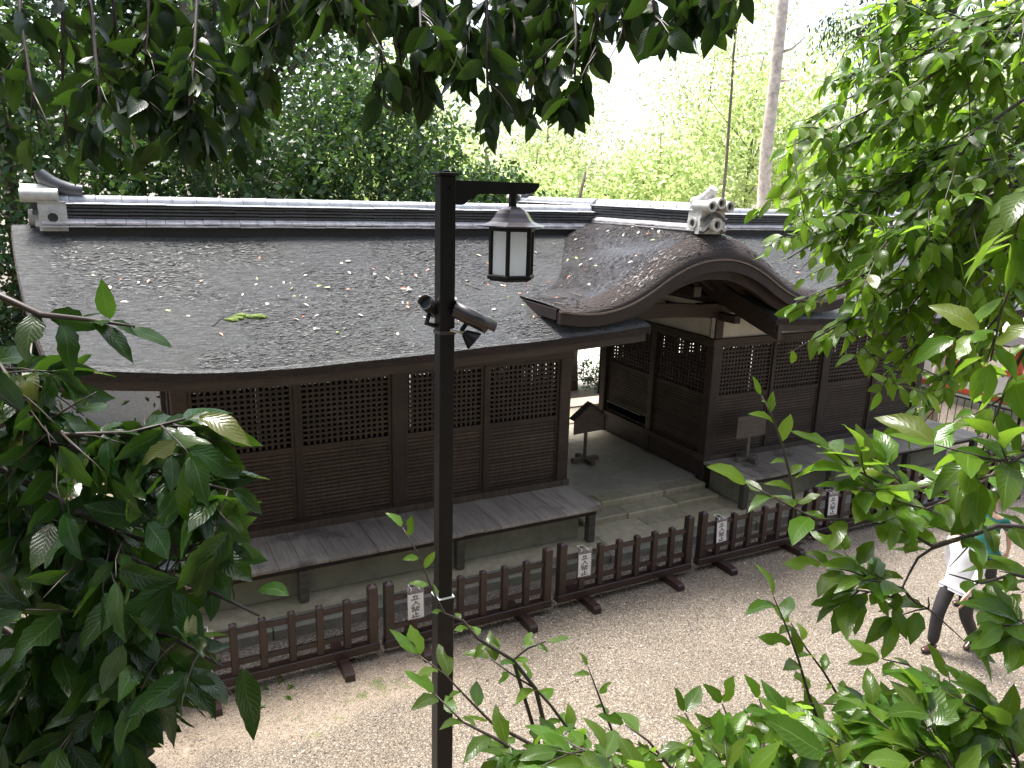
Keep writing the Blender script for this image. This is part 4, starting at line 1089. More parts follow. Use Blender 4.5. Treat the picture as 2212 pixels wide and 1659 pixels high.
A.limb(topl, .07, .014, 8)
l2 = [Vector((ax+.1, ay+.1, 6.2))] + D((-500,-150,2.8),(-200,-100,2.7),(120,-110,2.8),(420,-140,2.9)); A.limb(l2, .05, .012, 8)
HANG = [(-20,-100,20,280),(40,-120,90,300),(110,-120,150,330),(170,-140,215,340),(230,-140,260,370),(300,-180,330,330),(350,-200,390,350),(430,-200,400,300),(460,-200,470,390),(520,-240,540,300),(570,-230,590,240),(620,-240,600,120),
        (690,-250,700,60),(770,-250,800,90),(820,-260,830,220),(850,-260,880,230),(900,-260,900,190),(950,-260,950,140),(1000,-260,1010,150),(1050,-260,1055,250),(1080,-260,1110,200),(1130,-260,1150,240),(1180,-260,1200,250),(1230,-260,1240,220),(1290,-250,1290,120),(1350,-250,1350,80),(1410,-240,1420,80),(1470,-240,1480,40),(1530,-230,1530,30),(1590,-220,1600,-5)]
for x0, y0, x1, y1 in HANG:
    d0 = random.uniform(2.3, 2.9); d1 = d0*random.uniform(.86, 1.05)
    p = D((x0,y0,d0), (x0+(x1-x0)*.3+random.uniform(-15,15), y0+(y1-y0)*.35, d0*.99), (x0+(x1-x0)*.7+random.uniform(-15,15), y0+(y1-y0)*.7, d1), (x1,y1,d1))
    A.limb(p, .009, .003, 6, 'branch')
    if y1 > -20: A.spray(p, .055, .105, 60, .35, .30, .4, face=.2, stem=False, start=.2)
    A.twigs(p, 9 if x0 < 650 else 13, .17, .105, 5, 60, .35, .30, .4, t0=.3, face=.2, grav=.5)
V_, cc_ = crown((ax-.4, ay-.2, 9.4), (4.6, 3.6, 2.2), 9000, .17, .45, 77, .13, .25, .6, (0,0,-.4)); me_ = quad_mesh('shade_canopy', V_-np.array(A.loc), 'leaf_oak'); o_ = bpy.data.objects.new('shade_canopy', me_); C.objects.link(o_); o_.parent = A.t  # unseen crown added overhead to shade the boughs and block sky
lm_ = MB()
for q_ in cc_[::12]: lm_.tube([(ax+.7, ay+.5, 8.6), tuple((np.array((ax+.5, ay+.4, 9.2))+q_)/2), tuple(q_)], [.05,.03,.01], 6)
obj('crown_limbs', lm_, 'bark', A.t, smooth=True)
print('A', A.finish())

# ---- B: chestnut-like tree at the left, big serrated leaves
polyB = [[(-30,640),(60,665),(130,660),(230,590),(270,620),(255,690),(380,740),(370,760),(300,800),(240,790),(180,800),(110,800),(60,770),(-30,720)],
         [(-30,760),(60,760),(140,800),(230,860),(320,840),(420,870),(540,930),(530,1010),(560,1080),(500,1150),(520,1230),(445,1290),(480,1360),(420,1420),(460,1500),(370,1530),(280,1560),(290,1640),(240,1690),(-30,1690)]]
bx, by = -1.9, 2.4
B = Plant('chestnut_tree', 'large-leaved chestnut-like tree at the foot of the bank, its branches hiding the hall corner', 'tree', (bx, by, zg(bx, by)-.1), 'chestnut', 'leaf_chestnut', polyB)
B.gap = -.24; B.gapf = 6.0
B.limb([(bx, by, zg(bx,by)-.1), (bx+.05, by-.05, 4.0), (bx+.1, by-.1, 5.2), (bx+.15, by-.15, 6.4)], .09, .03, 10, 'trunk', 'bark')
BR = [[(-300,560,2.1),(0,640,1.95),(90,680,1.9),(190,690,1.85),(290,705,1.8)],
      [(-300,650,2.1),(0,790,2.0),(60,880,1.95),(140,940,1.9),(280,935,1.9),(400,905,1.9)],
      [(-300,760,2.1),(-20,900,2.0),(110,960,1.95),(240,985,1.9),(340,1010,1.9),(420,1040,1.85),(500,1060,1.8)],
      [(-300,850,2.1),(0,1010,2.0),(120,1080,1.95),(250,1150,1.9),(360,1180,1.9),(450,1190,1.85)],
      [(-300,950,2.1),(0,1100,2.0),(140,1180,1.95),(260,1200,1.9),(380,1250,1.9),(480,1290,1.85),(560,1330,1.8)],
      [(-300,1050,2.2),(0,1200,2.05),(120,1300,2.0),(260,1340,1.9),(380,1380,1.9),(480,1440,1.8)],
      [(-300,1200,2.2),(0,1350,2.1),(100,1420,2.0),(200,1450,1.95),(280,1500,1.9)],
      [(-300,1350,2.2),(-20,1480,2.1),(100,1540,2.0),(200,1570,2.0),(260,1600,2.0)],
      [(-300,1450,2.2),(-100,1560,2.1),(20,1600,2.0),(120,1640,2.0),(220,1660,2.0)],
      [(-300,1250,2.4),(-60,1330,2.4),(60,1420,2.3),(160,1500,2.3),(260,1520,2.3)],
      [(-300,900,2.3),(0,960,2.3),(150,1020,2.3),(300,1090,2.3),(430,1120,2.3)],
      [(-300,1150,2.4),(0,1250,2.4),(200,1300,2.4),(330,1400,2.3),(430,1420,2.2),(500,1500,2.1)]]
for i, b in enumerate(BR):
    p = D(*b); p[0] = Vector((bx+.1, by-.1, max(3.2, p[0].z)))
    B.limb(p, .014, .003, 6, 'branch')
    B.spray(p, .055, .135, 55, .22, 0, .28, face=.3, stem=False, start=.45)
    if i: B.twigs(p, 30, .20, .125, 5, 55, .25, .12, .3, t0=.18, face=.3, grav=.3)
# a few single leaves the photograph shows clearly
for b, t, d, n in (((237,690),(222,608),1.8,(.2,-.9,.2)),((435,1150),(412,985),1.8,(.3,-1,.1)),((500,1060),(580,1100),1.75,(.2,-.8,.7)),((420,1290),(462,1205),1.7,(.2,-.9,.5)),((470,1230),(492,1300),1.75,(-.5,-.9,.2)),((470,1120),(515,1138),1.8,(.1,-.6,.9)),((285,705),(372,748),1.8,(.1,-.5,.9)),((200,700),(298,760),1.8,(.2,-.4,.9)),((130,700),(170,790),1.85,(.3,-.6,.8)),((430,900),(540,935),1.85,(.1,-.6,.8)),((560,1270),(620,1274),1.8,(.1,-.6,.8)),((525,1440),(552,1600),1.75,(.7,-.8,.2))):
    B.leaf(pt(*b, d), pt(*t, d*random.uniform(.95, 1.02)), Vector(n), True)
print('B', B.finish())

# ---- C: light green tree at the right
polyC = [[(2240,-30),(1890,-30),(1840,60),(1790,160),(1720,250),(1680,330),(1640,400),(1622,470),(1650,545),(1730,575),(1690,690),(1790,690),(1688,780),(1770,750),(1830,775),(1870,825),(1890,860),(1935,890),(1900,955),(1985,945),(2010,885),(2110,835),(2170,720),(2240,690)]]
cx_, cy_ = 4.6, 0.2
Cp = Plant('broadleaf_tree', 'light green broadleaf tree beside the terrace, hanging over the right wing roof', 'tree', (cx_, cy_, zg(cx_, cy_)-.1), 'fresh', 'leaf_fresh', polyC)
Cp.gap = -.42; Cp.gapf = 4.0
Cp.limb([(cx_, cy_, zg(cx_,cy_)-.1), (cx_-.05, cy_+.1, 4.5), (cx_-.15, cy_+.2, 6.0), (cx_-.3, cy_+.4, 7.6)], .14, .05, 10, 'trunk', 'bark')
root = Vector((cx_-.12, cy_+.2, 5.9))
TIPS = [(1640,450),(1665,530),(1700,560),(1740,600),(1700,680),(1700,765),(1790,735),(1840,775),(1880,840),(1930,920),(1980,930),(1700,320),(1740,260),(1790,180),(1850,80),(1900,10),(2000,60),(2050,150),(2100,250),(2150,380),(1950,200),(1900,320),(1850,430),(1980,420),(1880,560),(2000,560),(1950,680),(2060,700),(2100,800),(2040,640),(2120,560),(1800,330),(1780,480)]
for tx, ty in TIPS:
    d1 = random.uniform(2.6, 3.5); sx_ = random.uniform(2300, 2480); sy_ = ty*.45+random.uniform(-120, 120)-40
    p = [root] + D((sx_, sy_, d1*1.02), ((sx_*.55+tx*.45), sy_*.6+ty*.4-30, d1), (sx_*.25+tx*.75, sy_*.25+ty*.75-10, d1), (tx, ty, d1))
    Cp.limb(p, .012, .002, 6, 'branch')
    Cp.spray(p[1:], .05, .078, 50, .25, 0, .3, face=.25, stem=False, start=.3)
    Cp.twigs(p[1:], 17, .26, .074, 7, 52, .25, 0, .3, t0=.25, face=.25, grav=.3)
print('C', Cp.finish())

# ---- D: near bough with big leaves, right
Dp = Plant('leafy_sapling', 'bright green sapling with broad leaves reaching across in front of the barriers', 'tree', (3.2, .9, zg(3.2,.9)-.1), 'shrub', 'leaf_shrub', None)
Dp.limb([(3.2, .9, zg(3.2,.9)-.1), (3.15, .95, 3.8), (3.1, 1.0, 4.6), (3.0, 1.05, 5.6)], .035, .012, 8, 'trunk', 'bark')
Dp.holes = [[(1998,1160),(2078,1150),(2085,1280),(1990,1285)], [(1985,1325),(2060,1310),(2060,1425),(1980,1425)]]      # gap in the bough through which a visitor shows
root = Vector((3.12, .98, 4.3))
DB = [([(2420,1150,2.5),(2212,1139,2.4),(2154,1136,2.35),(2100,1156,2.3),(2013,1179,2.25),(1973,1156,2.25),(1909,1125,2.2),(1830,1122,2.2),(1764,1122,2.2),(1690,1085,2.2),(1617,1045,2.2)], .06, .105),
      ([(2100,1156,2.3),(2013,1185,2.25),(1983,1205,2.25),(1966,1235,2.25),(1949,1270,2.2),(1900,1255,2.2),(1840,1235,2.2),(1780,1220,2.2)], .05, .105),
      ([(2420,900,2.5),(2212,958,2.4),(2141,1028,2.35),(1980,1055,2.3),(1909,1048,2.25),(1832,1005,2.2),(1795,970,2.2)], .055, .115),
      ([(2141,1028,2.35),(2060,1075,2.3),(2000,1100,2.25),(1930,1080,2.2),(1860,1060,2.2)], .05, .11),
      ([(1949,1270,2.2),(1975,1300,2.2),(2005,1315,2.2)], .05, .10),
      ([(1949,1270,2.2),(1925,1290,2.2),(1890,1280,2.2),(1850,1275,2.2)], .05, .10),
      ([(2420,1200,2.4),(2260,1260,2.3),(2190,1240,2.3),(2120,1260,2.25),(2050,1240,2.2)], .055, .11),
      ([(2420,1320,2.2),(2300,1340,2.1),(2220,1350,2.05),(2165,1350,2.0)], .06, .12),
      ([(2420,600,2.2),(2240,700,2.1),(2190,800,2.1),(2150,900,2.1),(2120,980,2.1)], .055, .11),
      ([(2420,300,2.1),(2260,420,2.0),(2200,560,2.0),(2160,680,2.0),(2140,780,2.0)], .05, .115),
      ([(2420,200,2.0),(2280,330,1.9),(2215,420,1.9),(2190,520,1.9)], .05, .12),
      ([(2420,900,2.1),(2250,960,2.0),(2180,1000,2.0),(2110,985,2.0),(2020,960,2.0)], .06, .12),
      ([(1720,1120,2.25),(1712,1050,2.25),(1690,960,2.25),(1668,900,2.25),(1645,855,2.25)], .05, .065)]
for b, spc, L in DB:
    p = D(*b)
    if b[0][0] > 2300: p = [root.lerp(p[0], .0)] + p
    Dp.limb(p, .010 if b[0][0] > 2300 else .005, .002, 6, 'branch')
    Dp.spray(p[1:] if b[0][0] > 2300 else p, spc*.9, L*1.1, 55, .08, 0, .22, face=.3, stem=False, start=.12, green=False)
    if L > .09: Dp.twigs(p[2:], 3, .11, L, 3, 50, .1, 0, .25, t0=.05, face=.3, grav=.1)
for b_, t_ in (((2100,1078),(2015,1128)), ((2125,1105),(2062,1152)), ((2150,1060),(2105,1125)), ((2120,1130),(2150,1195))):
    Dp.leaf(pt(*b_, 2.3), pt(*t_, 2.26), Vector((.2,-.6,.8)), True)
print('D', Dp.finish())

# ---- E: shrubs on the bank along the bottom
polyE = [[(1040,1700),(1075,1600),(1110,1560),(1250,1550),(1330,1590),(1420,1620),(1500,1580),(1580,1540),(1680,1530),(1800,1510),(1880,1450),(2060,1440),(2150,1520),(2230,1550),(2230,1700)]]
def shrub(name, label, loc, stems, poly, nt, seedlen=.1):
    s = Plant(name, label, 'shrub', loc, 'shrub', 'leaf_shrub', poly)
    for b, L in stems:
        p = [Vector(loc)] + D(*b); s.limb(p, .008, .002, 6, 'stem'); s.poly, sv = None, s.poly
        s.spray(p[1:], .055, L, 52, .12, 0, .25, face=.25, stem=False, start=.05); s.poly = sv
        if nt: s.twigs(p[1:], nt, .16, L*.95, 4, 52, .15, 0, .3, t0=.0, face=.2, grav=.1)
    return s
def foot(x, y, d):
    p = pt(x, y, d); return (p.x, p.y, zg(p.x, p.y)-.03)
E1 = shrub('vine_shrub', 'spindly shrub with reddish stems climbing up past the lamp post', foot(1290,1900,2.5),
     [([(1270,1640,2.5),(1229,1577,2.5),(1190,1524,2.5),(1157,1488,2.5),(1105,1456,2.5),(1059,1423,2.5)], .10), ([(1157,1488,2.5),(1108,1426,2.5),(1033,1380,2.5),(1000,1341,2.5),(960,1325,2.5),(931,1269,2.5),(905,1200,2.5),(870,1140,2.5)], .07),
      ([(1230,1660,2.4),(1144,1606,2.4),(1065,1564,2.4),(1019,1518,2.4),(960,1456,2.4),(905,1416,2.4)], .11), ([(1150,1650,2.3),(1080,1600,2.3),(1000,1560,2.3),(940,1500,2.3)], .10), ([(1108,1426,2.5),(1140,1400,2.5),(1180,1385,2.5)], .07),
      ([(1380,1680,2.5),(1330,1600,2.5),(1300,1520,2.5),(1270,1440,2.5)], .05), ([(1300,1680,2.3),(1200,1640,2.3),(1130,1620,2.3),(1080,1640,2.3)], .11)], polyE, 6)
print('E1', E1.finish())
E2 = shrub('bank_shrub', 'dense low shrub with glossy toothed leaves growing on the bank', foot(1600,2050,2.2),
     [([(1500,1750,2.2),(1450,1660,2.2),(1400,1600,2.2),(1350,1565,2.2)], .09), ([(1560,1750,2.1),(1540,1650,2.1),(1500,1580,2.1),(1480,1540,2.1)], .09), ([(1620,1750,2.2),(1600,1650,2.2),(1580,1570,2.2),(1560,1520,2.2)], .085),
      ([(1700,1750,2.2),(1680,1660,2.2),(1660,1580,2.2),(1640,1510,2.2)], .085), ([(1460,1750,2.0),(1380,1690,2.0),(1300,1640,2.0),(1220,1600,2.0)], .10), ([(1500,1800,1.9),(1350,1720,1.9),(1200,1670,1.9)], .11), ([(1600,1800,1.9),(1580,1700,1.9),(1520,1630,1.9)], .10),
      ([(1750,1800,2.0),(1740,1700,2.0),(1700,1620,2.0),(1690,1560,2.0)], .09)], polyE, 13)
E2.leaf(pt(1786,1625,1.75), pt(1648,1548,1.72), Vector((.1,-.5,.9)), True); E2.leaf(pt(1790,1600,1.75), pt(1835,1665,1.72), Vector((.3,-.4,.9)), True)
print('E2', E2.finish())
E3 = shrub('bank_sapling', 'upright young sapling with long bare stems rising from the bank shrubs', foot(1950,2050,2.3),
     [([(1900,1760,2.3),(1840,1659,2.3),(1780,1586,2.3),(1748,1506,2.3),(1725,1426,2.3),(1697,1350,2.3),(1671,1289,2.3)], .10), ([(1900,1760,2.4),(1872,1650,2.4),(1840,1538,2.4),(1812,1506,2.4),(1780,1452,2.4),(1741,1400,2.4),(1709,1346,2.4)], .08),
      ([(2100,1740,2.3),(2110,1640,2.3),(2090,1560,2.3),(2048,1516,2.3),(2000,1465,2.3),(1962,1436,2.3),(1904,1423,2.3)], .10), ([(2150,1740,2.1),(2160,1650,2.1),(2130,1590,2.1),(2080,1560,2.1),(2020,1540,2.1)], .11), ([(2200,1740,2.0),(2200,1650,2.0),(2180,1590,2.0),(2150,1550,2.0)], .12), ([(2000,1760,2.2),(1990,1660,2.2),(1960,1590,2.2),(1920,1550,2.2),(1880,1520,2.2)], .09), ([(2100,1780,1.9),(2080,1700,1.9),(2040,1640,1.9),(1980,1620,1.9)], .12), ([(1950,1780,2.0),(1900,1700,2.0),(1860,1640,2.0),(1820,1600,2.0)], .10)], polyE, 10)
print('E3', E3.finish())

# ------------------------------------------------------------------ trees behind the hall
def tree(name, label, loc, h, rad, cz, n, L, wr, mat, seed, trunk_r, bark='bark', clump=.16, shell=.45, upb=.5, dirb=(0,0,0), flat=1.0, limbs=7, group=None, cat='tree', per=45):
    x, y = loc; z0 = zg(x, y)-.1; t = thing(name, label, cat, (x, y, z0), group); rr = random.Random(seed)
    V, cc = crown((x, y, z0+cz), rad, n, L, wr, seed, clump, shell, upb, dirb, flat, per)
    lean = rr.uniform(-.03, .03); pts = [(x+lean*h*(k/6)+rr.uniform(-.03,.03)*k, y+rr.uniform(-.03,.03)*k, z0+h*k/6) for k in range(7)]
    obj('trunk', MB().tube(pts, [trunk_r*(1.25 if k == 0 else 1-.13*k) for k in range(7)], 12), bark, t, smooth=True)
    lm = MB()
    for k in range(limbs):
        e = Vector(cc[rr.randrange(len(cc))]); f = min(.95, max(.25, (e.z-z0)/h*rr.uniform(.5,.85))); i = min(5, int(f*6)); s = Vector(pts[i]).lerp(Vector(pts[i+1]), f*6-i); m_ = s.lerp(e, .5)+Vector((0,0,rr.uniform(-.1,.25)*(e-s).length*.4))
        lm.tube([s, s.lerp(m_,.5)+Vector((rr.uniform(-.1,.1),rr.uniform(-.1,.1),0)), m_, m_.lerp(e,.5), e], [trunk_r*.35, trunk_r*.28, trunk_r*.2, trunk_r*.12, trunk_r*.05], 6)
    if limbs: obj('limbs', lm, bark, t, smooth=True)
    me = quad_mesh('crown', V - np.array((x, y, z0)), mat); o = bpy.data.objects.new('crown', me); C.objects.link(o); o.parent = t
    return t
# dense glossy evergreens close behind the left wing
CAM = [((-5.5, 17.5), 7, (2.6,2.2,3.4), 3.6, 'glossy evergreen shrub tree at the outer end of the left wing'), ((-1.8, 18.5), 9, (2.6,2.2,4.2), 4.6, 'glossy evergreen behind the left ridge end'),
       ((1.9, 17.8), 9, (2.4,2.0,3.6), 4.6, 'glossy evergreen behind the roof left of the dark trunk'), ((5.6, 18.3), 8.5, (2.5,2.0,3.4), 4.9, 'rounded glossy evergreen with pale leaves above the middle of the ridge'), ((8.8, 19.2), 6.5, (2.0,1.8,2.6), 3.4, 'small rounded glossy evergreen beside the brown trunk')]
for i, (p, h, rad, cz, lb) in enumerate(CAM): tree('evergreen_tree', lb, p, h, rad, cz, 20000, .17, .5, 'leaf_camellia', 100+i, .14, limbs=9, group='evergreens behind the hall', clump=.14, per=32)
BACK = [((-9, 26), 16, (5,4,6.5), 10), ((-2.5, 27), 17, (5,4,6.5), 10.5), ((4.5, 28), 16, (4.6,4,6), 10.5)]
for i, (p, h, rad, cz) in enumerate(BACK): tree('forest_tree', ['tall leafy forest tree rising at the outer side of the left wing', 'tall leafy forest tree behind the evergreens near the ridge end', 'tall leafy forest tree behind the evergreens above mid roof'][i], p, h, rad, cz, 18000, .30, .5, 'leaf_camellia', 120+i, .25, limbs=10, group='tall forest trees', clump=.13, per=40)
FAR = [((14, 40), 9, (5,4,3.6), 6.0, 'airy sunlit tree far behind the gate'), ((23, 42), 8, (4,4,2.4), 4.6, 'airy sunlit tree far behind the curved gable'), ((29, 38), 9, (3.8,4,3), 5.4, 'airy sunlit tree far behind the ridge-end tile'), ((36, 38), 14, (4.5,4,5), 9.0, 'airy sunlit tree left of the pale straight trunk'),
       ((43, 36), 16, (6,5,7), 10, 'airy sunlit tree right of the pale straight trunk'), ((20, 58), 12, (6,5,4), 7, 'pale far tree in the gap above the hall'), ((34, 60), 11, (6,5,3.5), 6, 'pale far tree under the white sky'), ((47, 55), 20, (8,5,8.5), 11, 'pale far tree behind the right wing'), ((52, 34), 18, (6,5,8), 11, 'sunlit tree beyond the vermilion fence'), ((60, 28), 18, (6,6,8), 10, 'sunlit tree farthest along the vermilion fence'),
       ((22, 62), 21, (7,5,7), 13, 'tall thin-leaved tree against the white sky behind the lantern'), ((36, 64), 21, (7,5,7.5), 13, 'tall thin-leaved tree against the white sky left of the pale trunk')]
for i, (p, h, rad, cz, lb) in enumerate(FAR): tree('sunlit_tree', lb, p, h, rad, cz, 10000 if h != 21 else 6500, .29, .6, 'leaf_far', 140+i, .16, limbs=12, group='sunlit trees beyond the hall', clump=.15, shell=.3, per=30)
# straight cedar trunks
def cedar(label, px, d, h, r, bark, top=True, seed=1):
    p = pt(px, 440, d); x, y = p.x, p.y; z0 = zg(x, y)-.1; t = thing('cedar_tree', label, 'tree', (x, y, z0), 'straight trunks beyond the hall'); rr = random.Random(seed)
    pts = [(x+rr.uniform(-.05,.05)-.012*k*h/9, y+rr.uniform(-.05,.05), z0+h*k/9) for k in range(10)]; obj('trunk', MB().tube(pts, [r*(1.2 if k == 0 else 1-.055*k) for k in range(10)], 12), bark, t, smooth=True)
    for k in range(5):
        z = z0+h*rr.uniform(.3, .8); a = rr.uniform(0, 6.28); l = rr.uniform(.5, 1.6); obj('stub', MB().tube([(x,y,z),(x+l*.5*math.cos(a),y+l*.5*math.sin(a),z+.1),(x+l*math.cos(a),y+l*math.sin(a),z+rr.uniform(.1,.5))], [r*.25,r*.16,r*.06], 6), bark, t, smooth=True)
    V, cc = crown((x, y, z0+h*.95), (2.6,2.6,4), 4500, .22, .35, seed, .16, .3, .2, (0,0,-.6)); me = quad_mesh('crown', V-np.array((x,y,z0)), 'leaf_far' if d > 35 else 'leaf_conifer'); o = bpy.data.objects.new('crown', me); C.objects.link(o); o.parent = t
cedar('tall straight trunk with pale sunlit bark rising behind the ridge-end tile', 1650, 31, 22, .30, 'bark_pale', seed=3)
cedar('slim dark trunk left of the pale straight trunk', 1562, 40, 16, .10, 'bark', seed=4)
cedar('brown trunk rising beside the small rounded evergreen', 905, 26, 17, .17, 'bark', seed=5)
cedar('dark trunk between the evergreens above the left roof', 437, 21, 15, .17, 'bark', seed=6)
def conifer(label, px, py, d, seed, n=9000):
    """dark conifer whose drooping sprays hang into the top of the view"""
    p = pt(px+160, 440, d); x, y = p.x, p.y; z0 = zg(x, y)-.1; t = thing('conifer_tree', label, 'tree', (x, y, z0)); q = pt(px, py, d); h = q.z+3-z0
    obj('trunk', MB().tube([(x, y, z0+h*k/6) for k in range(7)], [.2*(1-.1*k) for k in range(7)], 10), 'bark', t, smooth=True)
    rr = random.Random(seed); lm = MB(); V = []
    g = np.random.default_rng(seed)
    for k in range(16):
        e = pt(px+rr.uniform(-130, 190), py+rr.uniform(-260, 120), d*rr.uniform(.93, 1.07)); s = Vector((x, y, e.z+.4)); lm.tube([s, s.lerp(e, .5)+Vector((0,0,.1)), e], [.03,.02,.008], 6)
        m_ = n//16; f = g.uniform(.25, 1, m_); P = np.array(s)[None]*(1-f)[:,None]+np.array(e)[None]*f[:,None]+g.normal(size=(m_,3))*np.array((.35,.35,.15)); P[:,2] -= np.abs(g.normal(size=m_))*.4
        V.append(quads(P, g.normal(size=(m_,3))*.5+np.array((0,0,-.9)), g.normal(size=(m_,3)), g.uniform(.10,.22,m_), g.uniform(.03,.06,m_)))
    obj('limbs', lm, 'bark', t, smooth=True)
    me = quad_mesh('foliage', np.concatenate(V)-np.array((x,y,z0)), 'leaf_conifer'); o = bpy.data.objects.new('foliage', me); C.objects.link(o); o.parent = t
conifer('dark conifer with drooping sprays behind the light green tree', 1840, 20, 21.0, 31, 16000)

# ------------------------------------------------------------------ things beyond the passage and at the right end
def railing(label, p0, p1, h, nb, low=.35, group='dark railings'):
    p0, p1 = Vector((*p0, zg(*p0))), Vector((*p1, zg(*p1))); t = thing('railing', label, 'railing', p0); d = p1-p0
    for z, r in ((h, .022), (low, .016)): obj('rail', MB().tube([p0+Vector((0,0,z)), p1+Vector((0,0,z))], r, 8), 'black_metal', t)
    for k in range(3): obj('post', MB().tube([p0+d*(k/2)+Vector((0,0,-.1)), p0+d*(k/2)+Vector((0,0,h))], .03, 8), 'black_metal', t)
    me = MB().tube([(0,0,low), (0,0,h)], .009, 6).mesh('baluster'); me.materials.append(MT['black_metal'])
    for k in range(1, nb): inst('baluster', me, t, p0+d*(k/nb))
railing('dark railing behind the gate passage', (8.8, 16.9), (14.2, 17.1), 1.48, 5, .45)
railing('dark railing of thin bars beyond the veranda end', (16.75, 8.9), (16.9, 14.2), 1.08, 30, .12)
tree('camphor_tree', 'mossy trunk with low leaves just behind the passage railing', (11.05, 17.7), 6, (1.5,1.3,1.5), 3.6, 3500, .13, .5, 'leaf_camellia', 171, .16, limbs=6)
tree('slender_tree', 'pale mossy trunk standing beyond the end of the veranda', (17.55, 11.35), 9, (1.6,1.6,1.8), 7.5, 3000, .13, .5, 'leaf_far', 172, .13, 'bark_pale', limbs=6)
tree('low_shrub', 'low leafy shrub under the passage railing', (12.4, 17.5), .8, (1.3,.6,.45), .5, 2500, .09, .5, 'leaf_camellia', 173, .03, limbs=4, cat='shrub')
vf = thing('vermilion_fence', 'vermilion post and beam fence with white panels beyond the veranda end', 'fence', (20.4, 14, 0))
FX = 20.4
obj('base_stone', MB().bbox(FX-.22, FX+.22, 7.0, 23.0, -.05, .28, .02), 'rock', vf)
for k in range(9):
    y = 7.2+k*1.95; obj('post', MB().bbox(FX-.09, FX+.09, y-.09, y+.09, .281, 1.80, .01), 'vermilion', vf)
    if k < 8: obj('panel', MB().box(FX-.02, FX+.02, y+.091, y+1.859, .44, 1.02), 'white_wall', vf)
for z0, z1 in ((.30, .44), (1.02, 1.16), (1.46, 1.58)): obj('beam', MB().bbox(FX-.05, FX+.05, 7.1, 22.9, z0, z1, .006), 'vermilion', vf)
for s in (-1, 1): obj('roof_board', MB().prism([(FX, 2.02), (FX+s*.42, 1.83), (FX+s*.42, 1.87), (FX, 2.08)] if s > 0 else [(FX, 2.02), (FX, 2.08), (FX-.42, 1.87), (FX-.42, 1.83)], 'y', 6.9, 23.1), 'dark_wood', vf)
obj('roof_beam', MB().bbox(FX-.07, FX+.07, 6.95, 23.05, 1.801, 1.93, .006), 'vermilion', vf)
rw = thing('stone_wall', 'low rough stone wall beside the veranda end', 'wall', (16.4, 8.6, 0))
for r_ in range(2):
    x = 16.0
    while x < 18.6:
        L = random.uniform(.3, .55); obj('stone', MB().bbox(x+.01, x+L-.01, 8.75+random.uniform(-.03,.03), 9.1, .24*r_-.03, .24*r_+.225, .03), 'rock', rw); x += L

# ------------------------------------------------------------------ litter on the roof
def roof_pt(x, y):
    z = zroof(x, y)
    dx = x-CX; t = y-YK
    if abs(dx) < 2.6 and t > .02: z = max(z, ktop(dx, min(t, 3.28)))
    return z
def strip_mat(name, stops):
    mt, t, b = nodes(name, 0.42); g_ = t.nodes.new('ShaderNodeNewGeometry'); c = ramp(t, g_.outputs['Random Per Island'], stops); t.links.new(c, b.inputs['Base Color'])
    b.inputs['Specular IOR Level'].default_value = 0.25
strip_mat('bark_strip', [(0.0, (0.022, 0.021, 0.020)), (0.4, (0.055, 0.054, 0.052)), (0.85, (0.12, 0.118, 0.113)), (1.0, (0.20, 0.195, 0.185))])
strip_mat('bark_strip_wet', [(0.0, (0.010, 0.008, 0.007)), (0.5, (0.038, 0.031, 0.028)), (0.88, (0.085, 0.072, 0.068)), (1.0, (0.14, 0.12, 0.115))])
def strips(name, n, region, parent, mat, seed):
    """loose ends of bark standing a little proud of the roof"""
    g_ = random.Random(seed); V = []
    while len(V) < n*4:
        x, y = region(g_)
        z = roof_pt(x, y); e = .015; dzx = (roof_pt(x+e, y)-z)/e; dzy = (roof_pt(x, y+e)-z)/e
        if abs(dzx) > 3 or abs(dzy) > 3: continue
        tx = Vector((1, 0, dzx)).normalized(); ty = Vector((0, 1, dzy)).normalized(); nn = tx.cross(ty)
        a = g_.gauss(0, .25); u = tx*math.cos(a)+ty*math.sin(a); v = nn.cross(u); L = g_.uniform(.010, .034); w_ = g_.uniform(.003, .009); l0, l1 = g_.uniform(.001, .003), g_.uniform(.002, .007); tw_ = g_.uniform(-.002, .002)
        p = Vector((x, y, z)); V += [p-u*L-v*w_+nn*(l1+tw_), p+u*L-v*w_*g_.uniform(.5,1)+nn*(l1-tw_), p+u*L*.9+v*w_+nn*l0, p-u*L*.8+v*w_*g_.uniform(.6,1)+nn*l0]
    V = np.array([tuple(q) for q in V]); o = bpy.data.objects.new(name, quad_mesh(name, V-np.array(origin(parent)), mat)); C.objects.link(o); o.parent = parent; stuff(o)
def reg_main(g_):
    while True:
        x, y = (g_.uniform(-.72, 6.44) if g_.random() < .72 else g_.uniform(8.95, 15.8)), g_.uniform(8.45, 11.4)
        if abs(x-CX) > 2.66 or zroof(x, y) > ktop(x-CX, min(max(y-YK, 0), 3.28))+.01: return x, y
def reg_gate(g_):
    while True:
        dx, t_ = g_.uniform(-2.55, 2.55), g_.uniform(.04, 3.1)
        if ktop(dx, t_) > zroof(CX+dx, YK+t_) or abs(dx) < 1.2 and t_ < 1.7: return CX+dx, YK+t_
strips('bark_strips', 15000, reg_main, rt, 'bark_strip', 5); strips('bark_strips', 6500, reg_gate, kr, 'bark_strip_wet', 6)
fl_mesh = {}
for nm, mt_ in (('pale', 'fallen_pale'), ('rust', 'fallen_rust'), ('green', 'fallen_green')):
    V, F, U = leaf_template(4, .42, .25, .15, 0, seed=len(nm)); me = bpy.data.meshes.new('fallen_leaf'); me.from_pydata([tuple(p) for p in V], [], F); me.materials.append(MT[mt_]); fl_mesh[nm] = me
